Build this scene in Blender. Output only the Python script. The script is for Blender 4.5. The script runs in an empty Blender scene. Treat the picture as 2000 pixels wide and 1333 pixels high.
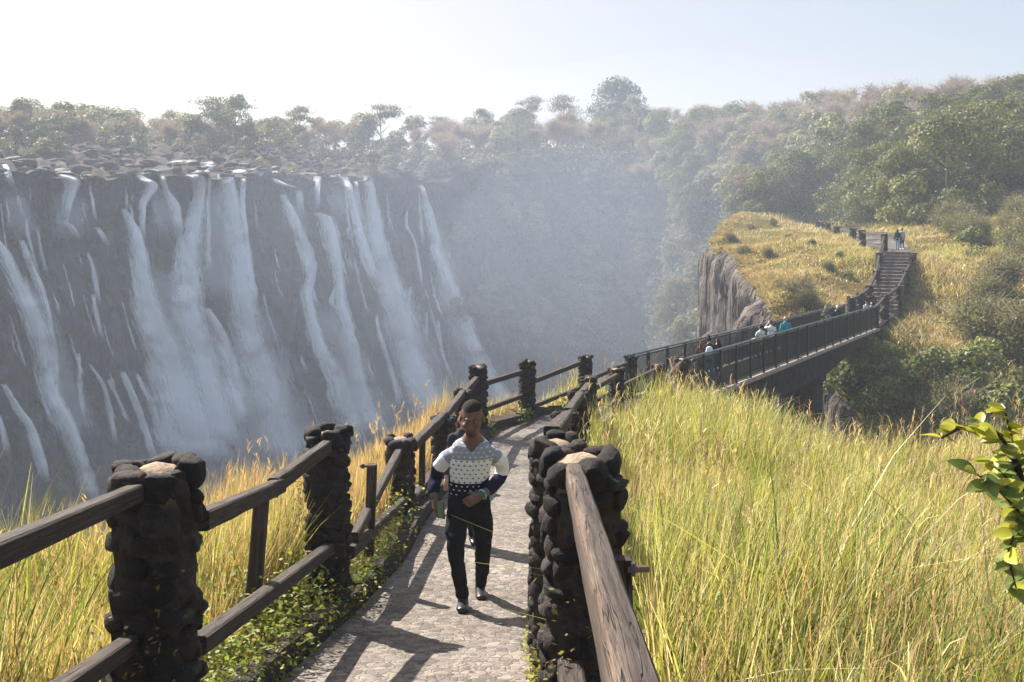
import bpy, bmesh, math, random
import numpy as np
from mathutils import Vector, Matrix, noise
from mathutils.bvhtree import BVHTree

R = math.radians
random.seed(11)
rng = np.random.default_rng(11)
scene = bpy.context.scene
COL = scene.collection

# ------------------------------------------------------------------ camera, sky, sun, exposure
F, VH = 1944.4, 440.0            # focal length in photo pixels, horizon row


def P(u, v, Y):
    """point at distance Y in front of the camera that the photo shows at (u, v)"""
    return Vector(((u - 1000.0) / F * Y, Y, -(v - VH) / F * Y))


cam_d = bpy.data.cameras.new("camera")
cam_d.lens, cam_d.sensor_width = 35.0, 36.0
cam_d.shift_y = (VH - 666.5) / 2000.0
cam_d.clip_start, cam_d.clip_end = 0.05, 4000
cam = bpy.data.objects.new("camera", cam_d)
cam.location, cam.rotation_euler = (0, 0, 0), (R(90), 0, 0)
COL.objects.link(cam)
scene.camera = cam

SUN_EL, SUN_AZ = R(42), R(-41)    # behind the scene, to the left
world = bpy.data.worlds.new("World")
scene.world = world
world.use_nodes = True
wn = world.node_tree
sky = wn.nodes.new("ShaderNodeTexSky")
sky.sky_type = "NISHITA"
sky.sun_disc = False
sky.sun_elevation, sky.sun_rotation = SUN_EL, SUN_AZ
sky.altitude, sky.air_density, sky.dust_density, sky.ozone_density = 800, 0.8, 9.0, 1.0
soft = wn.nodes.new("ShaderNodeGamma")          # hazy air evens the sky out
soft.inputs[1].default_value = 0.3
even = wn.nodes.new("ShaderNodeHueSaturation")
even.inputs["Saturation"].default_value, even.inputs["Value"].default_value = 2.2, 2.0
wn.links.new(sky.outputs[0], soft.inputs[0])
wn.links.new(soft.outputs[0], even.inputs["Color"])
wn.links.new(even.outputs[0], wn.nodes["Background"].inputs[0])
wn.nodes["Background"].inputs[1].default_value = 0.10
sun_d = bpy.data.lights.new("sun", "SUN")
sun_d.energy, sun_d.angle, sun_d.color = 5.0, R(0.5), (1.0, 0.94, 0.84)
sun = bpy.data.objects.new("sun", sun_d)
to_sun = Vector((math.sin(SUN_AZ) * math.cos(SUN_EL), math.cos(SUN_AZ) * math.cos(SUN_EL), math.sin(SUN_EL)))
sun.rotation_euler = to_sun.to_track_quat("Z", "Y").to_euler()
COL.objects.link(sun)
scene.view_settings.view_transform = "Standard"
scene.view_settings.look = "None"
scene.view_settings.exposure = 1.4
cy = scene.cycles
cy.max_bounces, cy.diffuse_bounces, cy.glossy_bounces, cy.transmission_bounces = 6, 3, 2, 3
cy.volume_bounces, cy.transparent_max_bounces = 1, 16
cy.use_denoising = True
cy.caustics_reflective = cy.caustics_refractive = False
cy.sample_clamp_indirect = 6


# ------------------------------------------------------------------ helpers
def tag(o, label=None, cat=None, group=None, kind=None):
    if label: o["label"] = label
    if cat: o["category"] = cat
    if group: o["group"] = group
    if kind: o["kind"] = kind
    return o


def empty(name, loc, label=None, cat=None, group=None, rz=0.0):
    o = bpy.data.objects.new(name, None)
    o.empty_display_size = 0.2
    o.location, o.rotation_euler = loc, (0, 0, rz)
    COL.objects.link(o)
    return tag(o, label, cat, group)


def link(name, me, m=None, parent=None):
    if m is not None and not me.materials:
        me.materials.append(m)
    o = bpy.data.objects.new(name, me)
    COL.objects.link(o)
    if parent is not None:
        o.parent = parent
    return o


def np_mesh(name, V, Fc, cols=None, uvs=None, smooth=False):
    """mesh from numpy: V (n,3), Fc (m,k) all of one size, cols (n,3) per vertex, uvs (n,2) per vertex"""
    V = np.asarray(V, np.float32); Fc = np.asarray(Fc, np.int32)
    me = bpy.data.meshes.new(name)
    me.vertices.add(len(V)); me.vertices.foreach_set("co", V.ravel())
    m, k = Fc.shape
    me.loops.add(m * k); me.loops.foreach_set("vertex_index", Fc.ravel())
    me.polygons.add(m)
    me.polygons.foreach_set("loop_start", np.arange(0, m * k, k, dtype=np.int32))
    if smooth:
        me.polygons.foreach_set("use_smooth", np.ones(m, bool))
    if cols is not None:
        a = me.attributes.new("col", "FLOAT_COLOR", "POINT")
        c = np.ones((len(V), 4), np.float32); c[:, :3] = cols
        a.data.foreach_set("color", c.ravel())
    if uvs is not None:
        uv = me.uv_layers.new(name="UVMap")
        uv.data.foreach_set("uv", np.asarray(uvs, np.float32)[Fc.ravel()].ravel())
    me.update(calc_edges=True)
    me.validate()
    return me


class Geo:
    """collects simple solids, then builds one mesh"""
    def __init__(s): s.v, s.f, s.c, s.uv = [], [], [], []

    def add(s, vs, fs, col=(1, 1, 1), uv=None):
        b = len(s.v)
        s.v += [tuple(p) for p in vs]
        s.f += [tuple(i + b for i in f) for f in fs]
        s.c += [tuple(col)] * len(vs) if not isinstance(col, list) else col
        s.uv += uv if uv else [(p[0], p[1]) for p in vs]

    def box(s, c, size, X=(1, 0, 0), Z=(0, 0, 1), col=(1, 1, 1)):
        X = Vector(X).normalized(); Z = Vector(Z); Z = (Z - X * Z.dot(X)).normalized(); Yv = Z.cross(X)
        c = Vector(c); h = Vector(size) * 0.5; vs = []; uv = []
        for dx in (-1, 1):
            for dy in (-1, 1):
                for dz in (-1, 1):
                    vs.append(c + X * dx * h.x + Yv * dy * h.y + Z * dz * h.z); uv.append((dx * h.x, dy * h.y + dz * h.z))
        s.add(vs, [(0, 1, 3, 2), (4, 6, 7, 5), (0, 4, 5, 1), (2, 3, 7, 6), (0, 2, 6, 4), (1, 5, 7, 3)], col, uv)

    def tube(s, pts, rad, n=6, col=(1, 1, 1), cap=True):
        pts = [Vector(p) for p in pts]
        rad = rad if isinstance(rad, (list, tuple)) else [rad] * len(pts)
        vs, uv, L = [], [], 0.0
        for i, p in enumerate(pts):
            T = (pts[min(i + 1, len(pts) - 1)] - pts[max(i - 1, 0)])
            T = T.normalized() if T.length > 1e-9 else Vector((0, 0, 1))
            A = T.orthogonal().normalized() if abs(T.z) > 0.9 else Vector((-T.y, T.x, 0)).normalized()
            B = T.cross(A)
            if i: L += (pts[i] - pts[i - 1]).length
            for k in range(n):
                a = 2 * math.pi * k / n
                vs.append(p + (A * math.cos(a) + B * math.sin(a)) * rad[i]); uv.append((L, k / n * rad[0] * 6))
        fs = [(i * n + k, i * n + (k + 1) % n, (i + 1) * n + (k + 1) % n, (i + 1) * n + k) for i in range(len(pts) - 1) for k in range(n)]
        if cap:
            fs.append(tuple(range(n - 1, -1, -1))); fs.append(tuple((len(pts) - 1) * n + k for k in range(n)))
        s.add(vs, fs, col, uv)

    def mesh(s, name, smooth=False):
        me = bpy.data.meshes.new(name)
        me.from_pydata(s.v, [], s.f)
        a = me.attributes.new("col", "FLOAT_COLOR", "POINT")
        c = np.ones((len(s.v), 4), np.float32); c[:, :3] = np.array(s.c, np.float32).reshape(-1, 3)
        a.data.foreach_set("color", c.ravel())
        li = np.empty(len(me.loops), np.int32); me.loops.foreach_get("vertex_index", li)
        uv = me.uv_layers.new(name="UVMap")
        uv.data.foreach_set("uv", np.array(s.uv, np.float32)[li].ravel())
        if smooth:
            me.polygons.foreach_set("use_smooth", np.ones(len(me.polygons), bool))
        me.update()
        return me


# ---- materials
class N:
    def __init__(s, name, rough=0.8, spec=0.3):
        s.m = bpy.data.materials.new(name); s.m.use_nodes = True
        s.t = s.m.node_tree; s.b = s.t.nodes["Principled BSDF"]; s.out = s.t.nodes["Material Output"]
        s.b.inputs["Roughness"].default_value = rough
        s.b.inputs["Specular IOR Level"].default_value = spec

    def n(s, typ, **kw):
        nd = s.t.nodes.new(typ)
        for k, v in kw.items(): setattr(nd, k, v)
        return nd

    def l(s, a, b): s.t.links.new(a, b)

    def coord(s, kind="Object", scale=(1, 1, 1)):
        tc = s.n("ShaderNodeTexCoord"); mp = s.n("ShaderNodeMapping"); mp.inputs["Scale"].default_value = scale
        s.l(tc.outputs[kind], mp.inputs[0]); return mp.outputs[0]

    def noise(s, vec, scale, detail=4, rough=0.55, dist=0.0):
        nd = s.n("ShaderNodeTexNoise"); nd.inputs["Scale"].default_value = scale; nd.inputs["Detail"].default_value = detail
        nd.inputs["Roughness"].default_value = rough; nd.inputs["Distortion"].default_value = dist
        s.l(vec, nd.inputs["Vector"]); return nd.outputs["Fac"]

    def ramp(s, fac, stops):
        r = s.n("ShaderNodeValToRGB"); el = r.color_ramp.elements
        while len(el) < len(stops): el.new(0.5)
        for e, (p, c) in zip(el, stops):
            e.position = p; e.color = (*c, 1) if len(c) == 3 else c
        s.l(fac, r.inputs[0]); return r.outputs[0]

    def mix(s, fac, a, b, mode="MIX"):
        m = s.n("ShaderNodeMix", data_type="RGBA", blend_type=mode)
        for val, i in ((fac, 0), (a, 6), (b, 7)):
            if hasattr(val, "links"): s.l(val, m.inputs[i])
            else: m.inputs[i].default_value = val if i == 0 else (*val, 1)
        return m.outputs[2]

    def math(s, op, a, b=0.0, clamp=False):
        m = s.n("ShaderNodeMath", operation=op, use_clamp=clamp)
        for i, v in enumerate((a, b)):
            if hasattr(v, "links"): s.l(v, m.inputs[i])
            else: m.inputs[i].default_value = v
        return m.outputs[0]

    def attr(s, name="col"):
        a = s.n("ShaderNodeAttribute"); a.attribute_name = name; return a.outputs["Color"]

    def bump(s, h, strength=0.4, dist=0.05):
        b = s.n("ShaderNodeBump"); b.inputs["Strength"].default_value = strength; b.inputs["Distance"].default_value = dist
        s.l(h, b.inputs["Height"]); s.l(b.outputs[0], s.b.inputs["Normal"])

    def base(s, c):
        if hasattr(c, "links"): s.l(c, s.b.inputs["Base Color"])
        else: s.b.inputs["Base Color"].default_value = (*c, 1)
        return s.m


def mat_attr(name, rough=0.85, spec=0.2, nscale=None, lo=0.7, hi=1.25, bump=0.0, bdist=0.02, kind="Object"):
    """colour from the mesh's own 'col' attribute, broken up by noise"""
    k = N(name, rough, spec); c = k.attr()
    if nscale:
        f = k.noise(k.coord(kind), nscale, 6, 0.65)
        c = k.mix(1.0, c, k.ramp(f, [(0.3, (lo,) * 3), (0.7, (hi,) * 3)]), "MULTIPLY")
        if bump: k.bump(f, bump, bdist)
    return k.base(c)


def mat_leaf(name, trans=0.35, rough=0.55):
    k = N(name, rough, 0.25); c = k.attr(); k.base(c)
    tr = k.n("ShaderNodeBsdfTranslucent"); k.l(k.mix(1.0, c, (1.15, 1.08, 0.75), "MULTIPLY"), tr.inputs[0])
    mx = k.n("ShaderNodeMixShader"); mx.inputs[0].default_value = trans
    k.l(k.b.outputs[0], mx.inputs[1]); k.l(tr.outputs[0], mx.inputs[2]); k.l(mx.outputs[0], k.out.inputs[0])
    return k.m


M_leaf = mat_leaf("foliage")
M_grass = mat_leaf("grass_blades", 0.40, 0.38)
M_gloss_leaf = mat_leaf("broad_leaf", 0.4, 0.35)
M_bark = mat_attr("bark", 0.9, 0.1, 6, 0.6, 1.3, 0.5)


def mat_stone():
    k = N("basalt_boulder", 0.78, 0.25); c = k.attr(); co = k.coord()
    f = k.noise(co, 18, 6, 0.7); g = k.noise(co, 95, 5, 0.7); p = k.noise(co, 7, 6, 0.65, 0.6)
    c = k.mix(1.0, c, k.ramp(f, [(0.3, (0.45,) * 3), (0.7, (1.7,) * 3)]), "MULTIPLY")
    c = k.mix(1.0, c, k.ramp(g, [(0.35, (0.55,) * 3), (0.65, (1.5,) * 3)]), "MULTIPLY")
    c = k.mix(k.ramp(p, [(0.58, (0,) * 3), (0.68, (0.75,) * 3)]), c, (0.085, 0.062, 0.047))     # dusty, lichened patches
    k.bump(k.math("ADD", f, k.math("MULTIPLY", g, 0.45)), 1.0, 0.022)
    return k.base(c)


M_stone = mat_stone()
M_mortar = mat_attr("mortar", 0.95, 0.1, 22, 0.6, 1.3, 0.9, 0.03)
M_skin = mat_attr("skin", 0.5, 0.4)
M_cloth = mat_attr("cloth", 0.9, 0.1, 60, 0.85, 1.15, 0.2, 0.004)
M_shoe = mat_attr("shoe_leather", 0.35, 0.5)
M_phone = mat_attr("phone_case", 0.3, 0.5)


def mat_wood():
    k = N("weathered_timber", 0.72, 0.25)
    uv = k.coord("UV", (1.0, 14.0, 1.0))
    g = k.noise(uv, 3.0, 8, 0.7, 0.4)
    g2 = k.noise(k.coord("UV", (0.6, 5, 1)), 3, 4, 0.6)
    c = k.ramp(g, [(0.30, (0.008, 0.006, 0.005)), (0.42, (0.065, 0.047, 0.038)), (0.6, (0.115, 0.088, 0.072)), (0.8, (0.21, 0.17, 0.145))])
    c = k.mix(k.ramp(g2, [(0.35, (0, 0, 0)), (0.7, (1, 1, 1))]), k.mix(1, c, (0.45, 0.4, 0.38), "MULTIPLY"), c)
    cr = k.noise(k.coord("UV", (0.45, 8.0, 1.0)), 2.6, 3, 0.5, 0.15)
    crack = k.ramp(cr, [(0.485, (0,) * 3), (0.497, (1,) * 3), (0.503, (1,) * 3), (0.515, (0,) * 3)])
    fine = k.noise(k.coord("UV", (5, 60, 1)), 3, 4, 0.6)
    c = k.mix(1, c, k.ramp(fine, [(0.3, (0.7,) * 3), (0.7, (1.25,) * 3)]), "MULTIPLY")
    c = k.mix(crack, c, (0.012, 0.009, 0.008))
    c = k.mix(1, c, k.attr(), "MULTIPLY")
    k.bump(k.math("SUBTRACT", k.math("ADD", g, k.math("MULTIPLY", fine, 0.3)), crack), 0.8, 0.014)
    return k.base(c)


M_wood = mat_wood()


def mat_rock(name, dark, mid, light, sx=0.35, sz=0.05, wet=False):
    k = N(name, 0.45 if wet else 0.85, 0.4 if wet else 0.2)
    f = k.noise(k.coord("Object", (sx, sx, sz)), 2.2, 8, 0.65, 0.3)
    g = k.noise(k.coord("Object"), 1.1, 8, 0.65)
    c = k.ramp(f, [(0.3, dark), (0.52, mid), (0.75, light)])
    c = k.mix(k.math("MULTIPLY", g, 0.7), c, dark)
    big = k.noise(k.coord("Object", (0.10, 0.10, 0.05)), 1.0, 5, 0.6)
    c = k.mix(k.ramp(big, [(0.48, (0,) * 3), (0.66, (0.55,) * 3)]), c, light)
    h = k.math("ADD", k.math("MULTIPLY", f, 1.0), k.math("MULTIPLY", g, 0.6))
    k.bump(h, 1.0, 0.5)
    return k.base(c)


def mat_wetrock():
    k = N("wet_basalt", 0.5, 0.4); f = k.noise(k.coord("Object", (0.35, 0.35, 0.05)), 2.2, 8, 0.68, 0.3); g = k.noise(k.coord(), 0.9, 8, 0.68)
    led = k.noise(k.coord("Object", (0.06, 0.06, 0.5)), 1.0, 6, 0.65, 0.5); big = k.noise(k.coord("Object", (0.10, 0.10, 0.05)), 1.0, 5, 0.6)
    c = k.ramp(f, [(0.32, (0.004, 0.004, 0.0045)), (0.5, (0.030, 0.027, 0.027)), (0.72, (0.15, 0.13, 0.12))])
    c = k.mix(k.ramp(g, [(0.42, (0.8,) * 3), (0.6, (0,) * 3)]), c, (0.004, 0.004, 0.005))
    c = k.mix(k.ramp(led, [(0.5, (0,) * 3), (0.62, (0.45,) * 3)]), c, (0.09, 0.075, 0.065))
    c = k.mix(k.ramp(big, [(0.48, (0,) * 3), (0.64, (0.4,) * 3)]), c, (0.08, 0.075, 0.068))
    ck = k.noise(k.coord("Object", (0.30, 0.30, 0.022)), 1.0, 3, 0.55, 0.4)
    line = k.ramp(ck, [(0.46, (0,) * 3), (0.49, (1,) * 3), (0.51, (1,) * 3), (0.54, (0,) * 3)])
    c = k.mix(line, c, (0.002, 0.002, 0.002)); k.bump(k.math("SUBTRACT", k.math("ADD", f, g), line), 1.0, 0.8)
    return k.base(c)


M_wetrock = mat_wetrock()


def mat_cliff():
    k = N("cliff_basalt", 0.9, 0.12); co = k.coord("Object", (0.8, 0.8, 0.28)); f = k.noise(co, 1.6, 8, 0.7, 0.2); g = k.noise(k.coord(), 0.9, 8, 0.7)
    ck = k.noise(k.coord("Object", (1.1, 1.1, 0.09)), 0.9, 3, 0.55, 0.3)
    c = k.ramp(f, [(0.3, (0.06, 0.05, 0.044)), (0.5, (0.17, 0.14, 0.122)), (0.75, (0.29, 0.245, 0.215))])
    c = k.mix(k.ramp(g, [(0.4, (0.7,) * 3), (0.58, (0,) * 3)]), c, (0.06, 0.05, 0.045))
    line = k.ramp(ck, [(0.46, (0,) * 3), (0.49, (1,) * 3), (0.51, (1,) * 3), (0.54, (0,) * 3)])
    c = k.mix(line, c, (0.02, 0.017, 0.016))
    k.bump(k.math("SUBTRACT", k.math("ADD", f, g), line), 1.0, 0.35)
    return k.base(c)


M_cliff = mat_cliff()



def mat_ground():
    k = N("earth", 0.95, 0.1)
    f = k.noise(k.coord(), 1.6, 8, 0.65); g = k.noise(k.coord(), 14, 5, 0.6)
    c = k.ramp(f, [(0.3, (0.075, 0.052, 0.028)), (0.55, (0.17, 0.125, 0.055)), (0.75, (0.22, 0.19, 0.07))])
    c = k.mix(k.math("MULTIPLY", g, 0.5), c, (0.06, 0.045, 0.025)); k.bump(g, 0.6, 0.05)
    return k.base(c)


def mat_hill():
    k = N("dry_grass_slope", 0.95, 0.05)
    f = k.noise(k.coord(), 0.16, 6, 0.6); g = k.noise(k.coord(), 3.5, 8, 0.7)
    c = k.ramp(f, [(0.3, (0.20, 0.135, 0.045)), (0.5, (0.24, 0.19, 0.055)), (0.68, (0.12, 0.13, 0.03))])
    c = k.mix(k.ramp(g, [(0.35, (0.8,) * 3), (0.62, (0,) * 3)]), c, (0.07, 0.055, 0.025)); k.bump(g, 1.0, 0.35)
    return k.base(c)


def mat_plateau():
    k = N("river_bed", 0.95, 0.05)
    co = k.coord()
    f = k.noise(co, 0.35, 8, 0.65); g = k.noise(k.coord("Object", (0.35, 0.35, 1)), 0.8, 7, 0.65)
    c = k.ramp(g, [(0.38, (0.018, 0.015, 0.014)), (0.52, (0.07, 0.056, 0.048)), (0.72, (0.17, 0.14, 0.118))])
    c = k.mix(k.ramp(f, [(0.55, (0,) * 3), (0.7, (1,) * 3)]), c, (0.15, 0.11, 0.06))
    k.bump(g, 1.0, 0.6)
    return k.base(c)


def mat_scrub():
    k = N("scrub_floor", 0.95, 0.05)
    f = k.noise(k.coord(), 0.25, 8, 0.65); g = k.noise(k.coord(), 1.7, 8, 0.7)
    c = k.ramp(f, [(0.35, (0.05, 0.055, 0.022)), (0.55, (0.10, 0.085, 0.045)), (0.7, (0.2, 0.14, 0.085))])
    c = k.mix(k.ramp(g, [(0.4, (0.8,) * 3), (0.6, (0,) * 3)]), c, (0.03, 0.032, 0.016)); k.bump(g, 1.0, 0.8)
    return k.base(c)


def mat_paving():
    k = N("crazy_paving", 0.75, 0.35)
    tc = k.n("ShaderNodeTexCoord"); mp = k.n("ShaderNodeMapping"); mp.inputs["Scale"].default_value = (1, 1, 0)
    k.l(tc.outputs["Object"], mp.inputs[0])
    wob = k.n("ShaderNodeTexNoise"); wob.inputs["Scale"].default_value = 9; k.l(mp.outputs[0], wob.inputs["Vector"])
    ad = k.n("ShaderNodeVectorMath", operation="MULTIPLY_ADD"); ad.inputs[1].default_value = (0.06, 0.06, 0)
    k.l(wob.outputs["Color"], ad.inputs[0]); k.l(mp.outputs[0], ad.inputs[2])
    v1 = k.n("ShaderNodeTexVoronoi", feature="DISTANCE_TO_EDGE"); v2 = k.n("ShaderNodeTexVoronoi", feature="F1")
    for v in (v1, v2):
        v.inputs["Scale"].default_value = 15; k.l(ad.outputs[0], v.inputs["Vector"])
    cell = k.ramp(v2.outputs["Color"], [(0.1, (0.085, 0.073, 0.066)), (0.5, (0.185, 0.158, 0.140)), (0.9, (0.285, 0.242, 0.210))])
    joint = k.ramp(v1.outputs["Distance"], [(0.02, (1, 1, 1)), (0.10, (0, 0, 0))])
    fine = k.noise(tc.outputs["Object"], 60, 6, 0.7)
    blot = k.noise(tc.outputs["Object"], 1.3, 5, 0.6)
    c = k.mix(joint, cell, (0.255, 0.195, 0.147))
    crack = k.math("MULTIPLY", k.ramp(v1.outputs["Distance"], [(0.0, (1,) * 3), (0.07, (0,) * 3)]), k.ramp(k.noise(tc.outputs["Object"], 11, 3, 0.6), [(0.44, (0,) * 3), (0.54, (1,) * 3)]))
    c = k.mix(crack, c, (0.03, 0.025, 0.022))
    c = k.mix(1, c, k.ramp(fine, [(0.3, (0.62,) * 3), (0.7, (1.25,) * 3)]), "MULTIPLY")
    c = k.mix(1, c, k.ramp(blot, [(0.35, (0.74, 0.72, 0.70)), (0.65, (1.12,) * 3)]), "MULTIPLY")
    # the wet stretch by the corner, kept damp by the spray
    sep = k.n("ShaderNodeSeparateXYZ"); k.l(tc.outputs["Object"], sep.inputs[0])
    far = k.n("ShaderNodeMapRange"); far.inputs[1].default_value = 12.5; far.inputs[2].default_value = 17.5
    k.l(sep.outputs[1], far.inputs[0])
    wet = k.math("MULTIPLY", far.outputs[0], k.ramp(k.noise(tc.outputs["Object"], 0.9, 4, 0.6), [(0.4, (0.25,) * 3), (0.56, (1,) * 3)]))
    c = k.mix(wet, c, k.mix(1, c, (0.42, 0.40, 0.40), "MULTIPLY"))
    k.l(k.math("SUBTRACT", 0.75, k.math("MULTIPLY", wet, 0.55)), k.b.inputs["Roughness"])
    h = k.math("ADD", k.math("MULTIPLY", k.ramp(v1.outputs["Distance"], [(0.0, (0,) * 3), (0.12, (1,) * 3)]), 0.6), k.math("MULTIPLY", fine, 0.6))
    k.bump(h, 0.75, 0.012)
    return k.base(c)


def mat_water():
    k = N("falling_water", 0.6, 0.2)
    uv = k.n("ShaderNodeUVMap")
    mp = k.n("ShaderNodeMapping"); mp.inputs["Scale"].default_value = (2.0, 0.10, 1); k.l(uv.outputs[0], mp.inputs[0])
    mp2 = k.n("ShaderNodeMapping"); mp2.inputs["Scale"].default_value = (0.55, 0.16, 1); k.l(uv.outputs[0], mp2.inputs[0])
    mp3 = k.n("ShaderNodeMapping"); mp3.inputs["Scale"].default_value = (4.0, 0.45, 1); k.l(uv.outputs[0], mp3.inputs[0])
    a = k.noise(mp.outputs[0], 1.6, 6, 0.65, 0.5); b = k.noise(mp2.outputs[0], 1.3, 5, 0.6, 0.4); d = k.noise(mp3.outputs[0], 1.5, 4, 0.6)
    fade = k.n("ShaderNodeSeparateColor"); k.l(k.attr(), fade.inputs[0])
    t = k.math("ADD", k.math("MULTIPLY", a, 0.85), k.math("MULTIPLY", b, 0.65))
    t = k.math("ADD", t, k.math("MULTIPLY", d, 0.6))
    t = k.math("SUBTRACT", k.math("ADD", t, k.math("MULTIPLY", fade.outputs[0], 0.75)), 1.27)
    al = k.math("MULTIPLY", t, 2.7, True)
    al = k.math("MULTIPLY", al, k.math("MULTIPLY", fade.outputs[1], 0.92), True)
    k.base((0.86, 0.88, 0.90))
    tr = k.n("ShaderNodeBsdfTranslucent"); tr.inputs[0].default_value = (0.86, 0.88, 0.9, 1)
    mx = k.n("ShaderNodeMixShader"); mx.inputs[0].default_value = 0.4
    k.l(k.b.outputs[0], mx.inputs[1]); k.l(tr.outputs[0], mx.inputs[2])
    tp = k.n("ShaderNodeBsdfTransparent"); m2 = k.n("ShaderNodeMixShader")
    k.l(al, m2.inputs[0]); k.l(tp.outputs[0], m2.inputs[1]); k.l(mx.outputs[0], m2.inputs[2]); k.l(m2.outputs[0], k.out.inputs[0])
    return k.m


M_ground, M_hill, M_plateau, M_scrub, M_paving, M_water = mat_ground(), mat_hill(), mat_plateau(), mat_scrub(), mat_paving(), mat_water()


def mat_plain(name, col, rough=0.6, spec=0.4, ns=8, lo=0.7, hi=1.3, bump=0.2):
    k = N(name, rough, spec); f = k.noise(k.coord(), ns, 6, 0.65)
    c = k.ramp(f, [(0.3, tuple(x * lo for x in col)), (0.7, tuple(x * hi for x in col))]); k.bump(f, bump, 0.02)
    return k.base(c)


M_metal = mat_plain("dark_green_steel", (0.012, 0.02, 0.02), 0.45, 0.5)
M_railtop = mat_plain("worn_steel_handrail", (0.10, 0.11, 0.11), 0.4, 0.5)
M_concrete = mat_plain("stained_concrete", (0.034, 0.028, 0.025), 0.9, 0.1, 3, 0.5, 1.6, 0.5)
M_slab = mat_plain("pale_concrete_edge", (0.30, 0.255, 0.22), 0.9, 0.1, 4)
M_step = mat_plain("stair_stone", (0.15, 0.12, 0.105), 0.85, 0.2, 5, 0.5, 1.5, 0.4)
M_water_flat = mat_plain("white_water", (0.8, 0.82, 0.85), 0.5, 0.3, 5, 0.75, 1.05, 0.6)


# ------------------------------------------------------------------ terrain
def zpath(Y):
    return np.interp(Y, [-8, 0, 8.36, 12.2, 16, 19, 21.4, 24, 27.8, 40], [-0.3, -1.62, -3.2, -3.63, -3.9, -4.02, -4.1, -4.4, -4.8, -6])


def fbm(x, y, s=1.0, oct=4, seed=0):
    """smooth value noise on arrays"""
    tot = np.zeros_like(x, dtype=float); amp = 1.0
    for o in range(oct):
        xs, ys = x * s + seed * 17.3 + o * 31.7, y * s - seed * 9.1 + o * 13.9
        xi, yi = np.floor(xs), np.floor(ys); fx, fy = xs - xi, ys - yi
        fx, fy = fx * fx * (3 - 2 * fx), fy * fy * (3 - 2 * fy)
        h = lambda a, b: np.modf(np.abs(np.sin(a * 127.1 + b * 311.7 + seed) * 43758.5453))[0]
        v = (h(xi, yi) * (1 - fx) + h(xi + 1, yi) * fx) * (1 - fy) + (h(xi, yi + 1) * (1 - fx) + h(xi + 1, yi + 1) * fx) * fy
        tot += (v - 0.5) * amp; amp *= 0.5; s *= 2.03
    return tot


def poly_sd(x, y, poly):
    """signed distance to a polygon, negative inside"""
    p = np.array(poly, float); d = np.full(x.shape, 1e9); ins = np.zeros(x.shape, bool)
    for i in range(len(p)):
        a, b = p[i], p[(i + 1) % len(p)]; e = b - a
        t = np.clip(((x - a[0]) * e[0] + (y - a[1]) * e[1]) / max(e @ e, 1e-9), 0, 1)
        d = np.minimum(d, np.hypot(x - a[0] - t * e[0], y - a[1] - t * e[1]))
        c = (a[1] > y) != (b[1] > y)
        with np.errstate(divide="ignore", invalid="ignore"):
            ins ^= c & (x < (b[0] - a[0]) * (y - a[1]) / (b[1] - a[1] + 1e-12) + a[0])
    return np.where(ins, -d, d)


NEAR_RIM = [(-4.6, -6), (-4.1, 3), (-3.7, 7), (-3.4, 12), (-2.7, 15), (-2.0, 18), (-1.4, 20.3), (0, 22.4), (1.5, 25.0), (2.9, 28.5),
            (4.6, 29.3), (5.4, 27.2), (5.9, 24.8), (6.4, 22.4), (6.9, 20.8), (8.3, 20.4), (10.5, 20.8), (14, 21.5), (20, 23), (34, 24), (34, -6)]
# the path as pairs of left / right edge points
PATH_L = [(-1.5, -5), (-1.46, 3), (-1.40, 6), (-1.25, 8.4), (-1.08, 10), (-1.05, 12.2), (-0.85, 15), (-0.62, 17.5), (-0.30, 19.6), (0.45, 21.2), (1.85, 23.7), (3.35, 27.3), (3.6, 28.4)]
PATH_R = [(0.10, -5), (0.10, 3), (0.11, 6), (0.13, 8.4), (0.17, 10), (0.24, 12.2), (0.52, 15), (0.92, 17.2), (1.30, 18.9), (1.72, 20.1), (2.45, 22.2), (4.35, 26.1), (5.0, 27.7)]
PATH_POLY = PATH_L + PATH_R[::-1]


def z_near(x, Y):
    z = zpath(Y).astype(float)
    z = z - 0.065 * np.clip(x - 0.5, 0, 14) - 0.05 * np.clip(-x - 2.0, 0, 10)
    z = z + 0.16 * fbm(x, Y, 0.9, 4, 3) - 0.65 * np.exp(-((x - 6.4 - 0.12 * np.clip(x - 6.4, 0, 9)) / 1.5) ** 2) * np.clip((Y - 13) / 6, 0, 1)
    dp = poly_sd(x, Y, PATH_POLY)
    k = np.clip(dp / 0.25, 0, 1)                      # a low verge either side of the path
    z = np.where(dp < 0.25, zpath(Y) - 0.05 + k * 0.17 * (x < 2), z + 0.10 * (x < 0.6))
    d = np.clip(poly_sd(x, Y, NEAR_RIM), 0, None)
    return z - np.minimum(2.6 * d, 40)


def grid_mesh(name, xs, ys, zf, mat, kind="structure"):
    X, Yg = np.meshgrid(xs, ys)
    Z = zf(X, Yg)
    V = np.stack([X.ravel(), Yg.ravel(), Z.ravel()], 1)
    nx, ny = len(xs), len(ys)
    i = (np.arange(ny - 1)[:, None] * nx + np.arange(nx - 1)[None]).ravel()
    me = np_mesh(name, V, np.stack([i, i + 1, i + 1 + nx, i + nx], 1), smooth=True)
    return tag(link(name, me, mat), kind=kind)


ground = grid_mesh("ground", np.arange(-14, 36, 0.2), np.arange(-6, 40, 0.2), z_near, M_ground)

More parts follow.
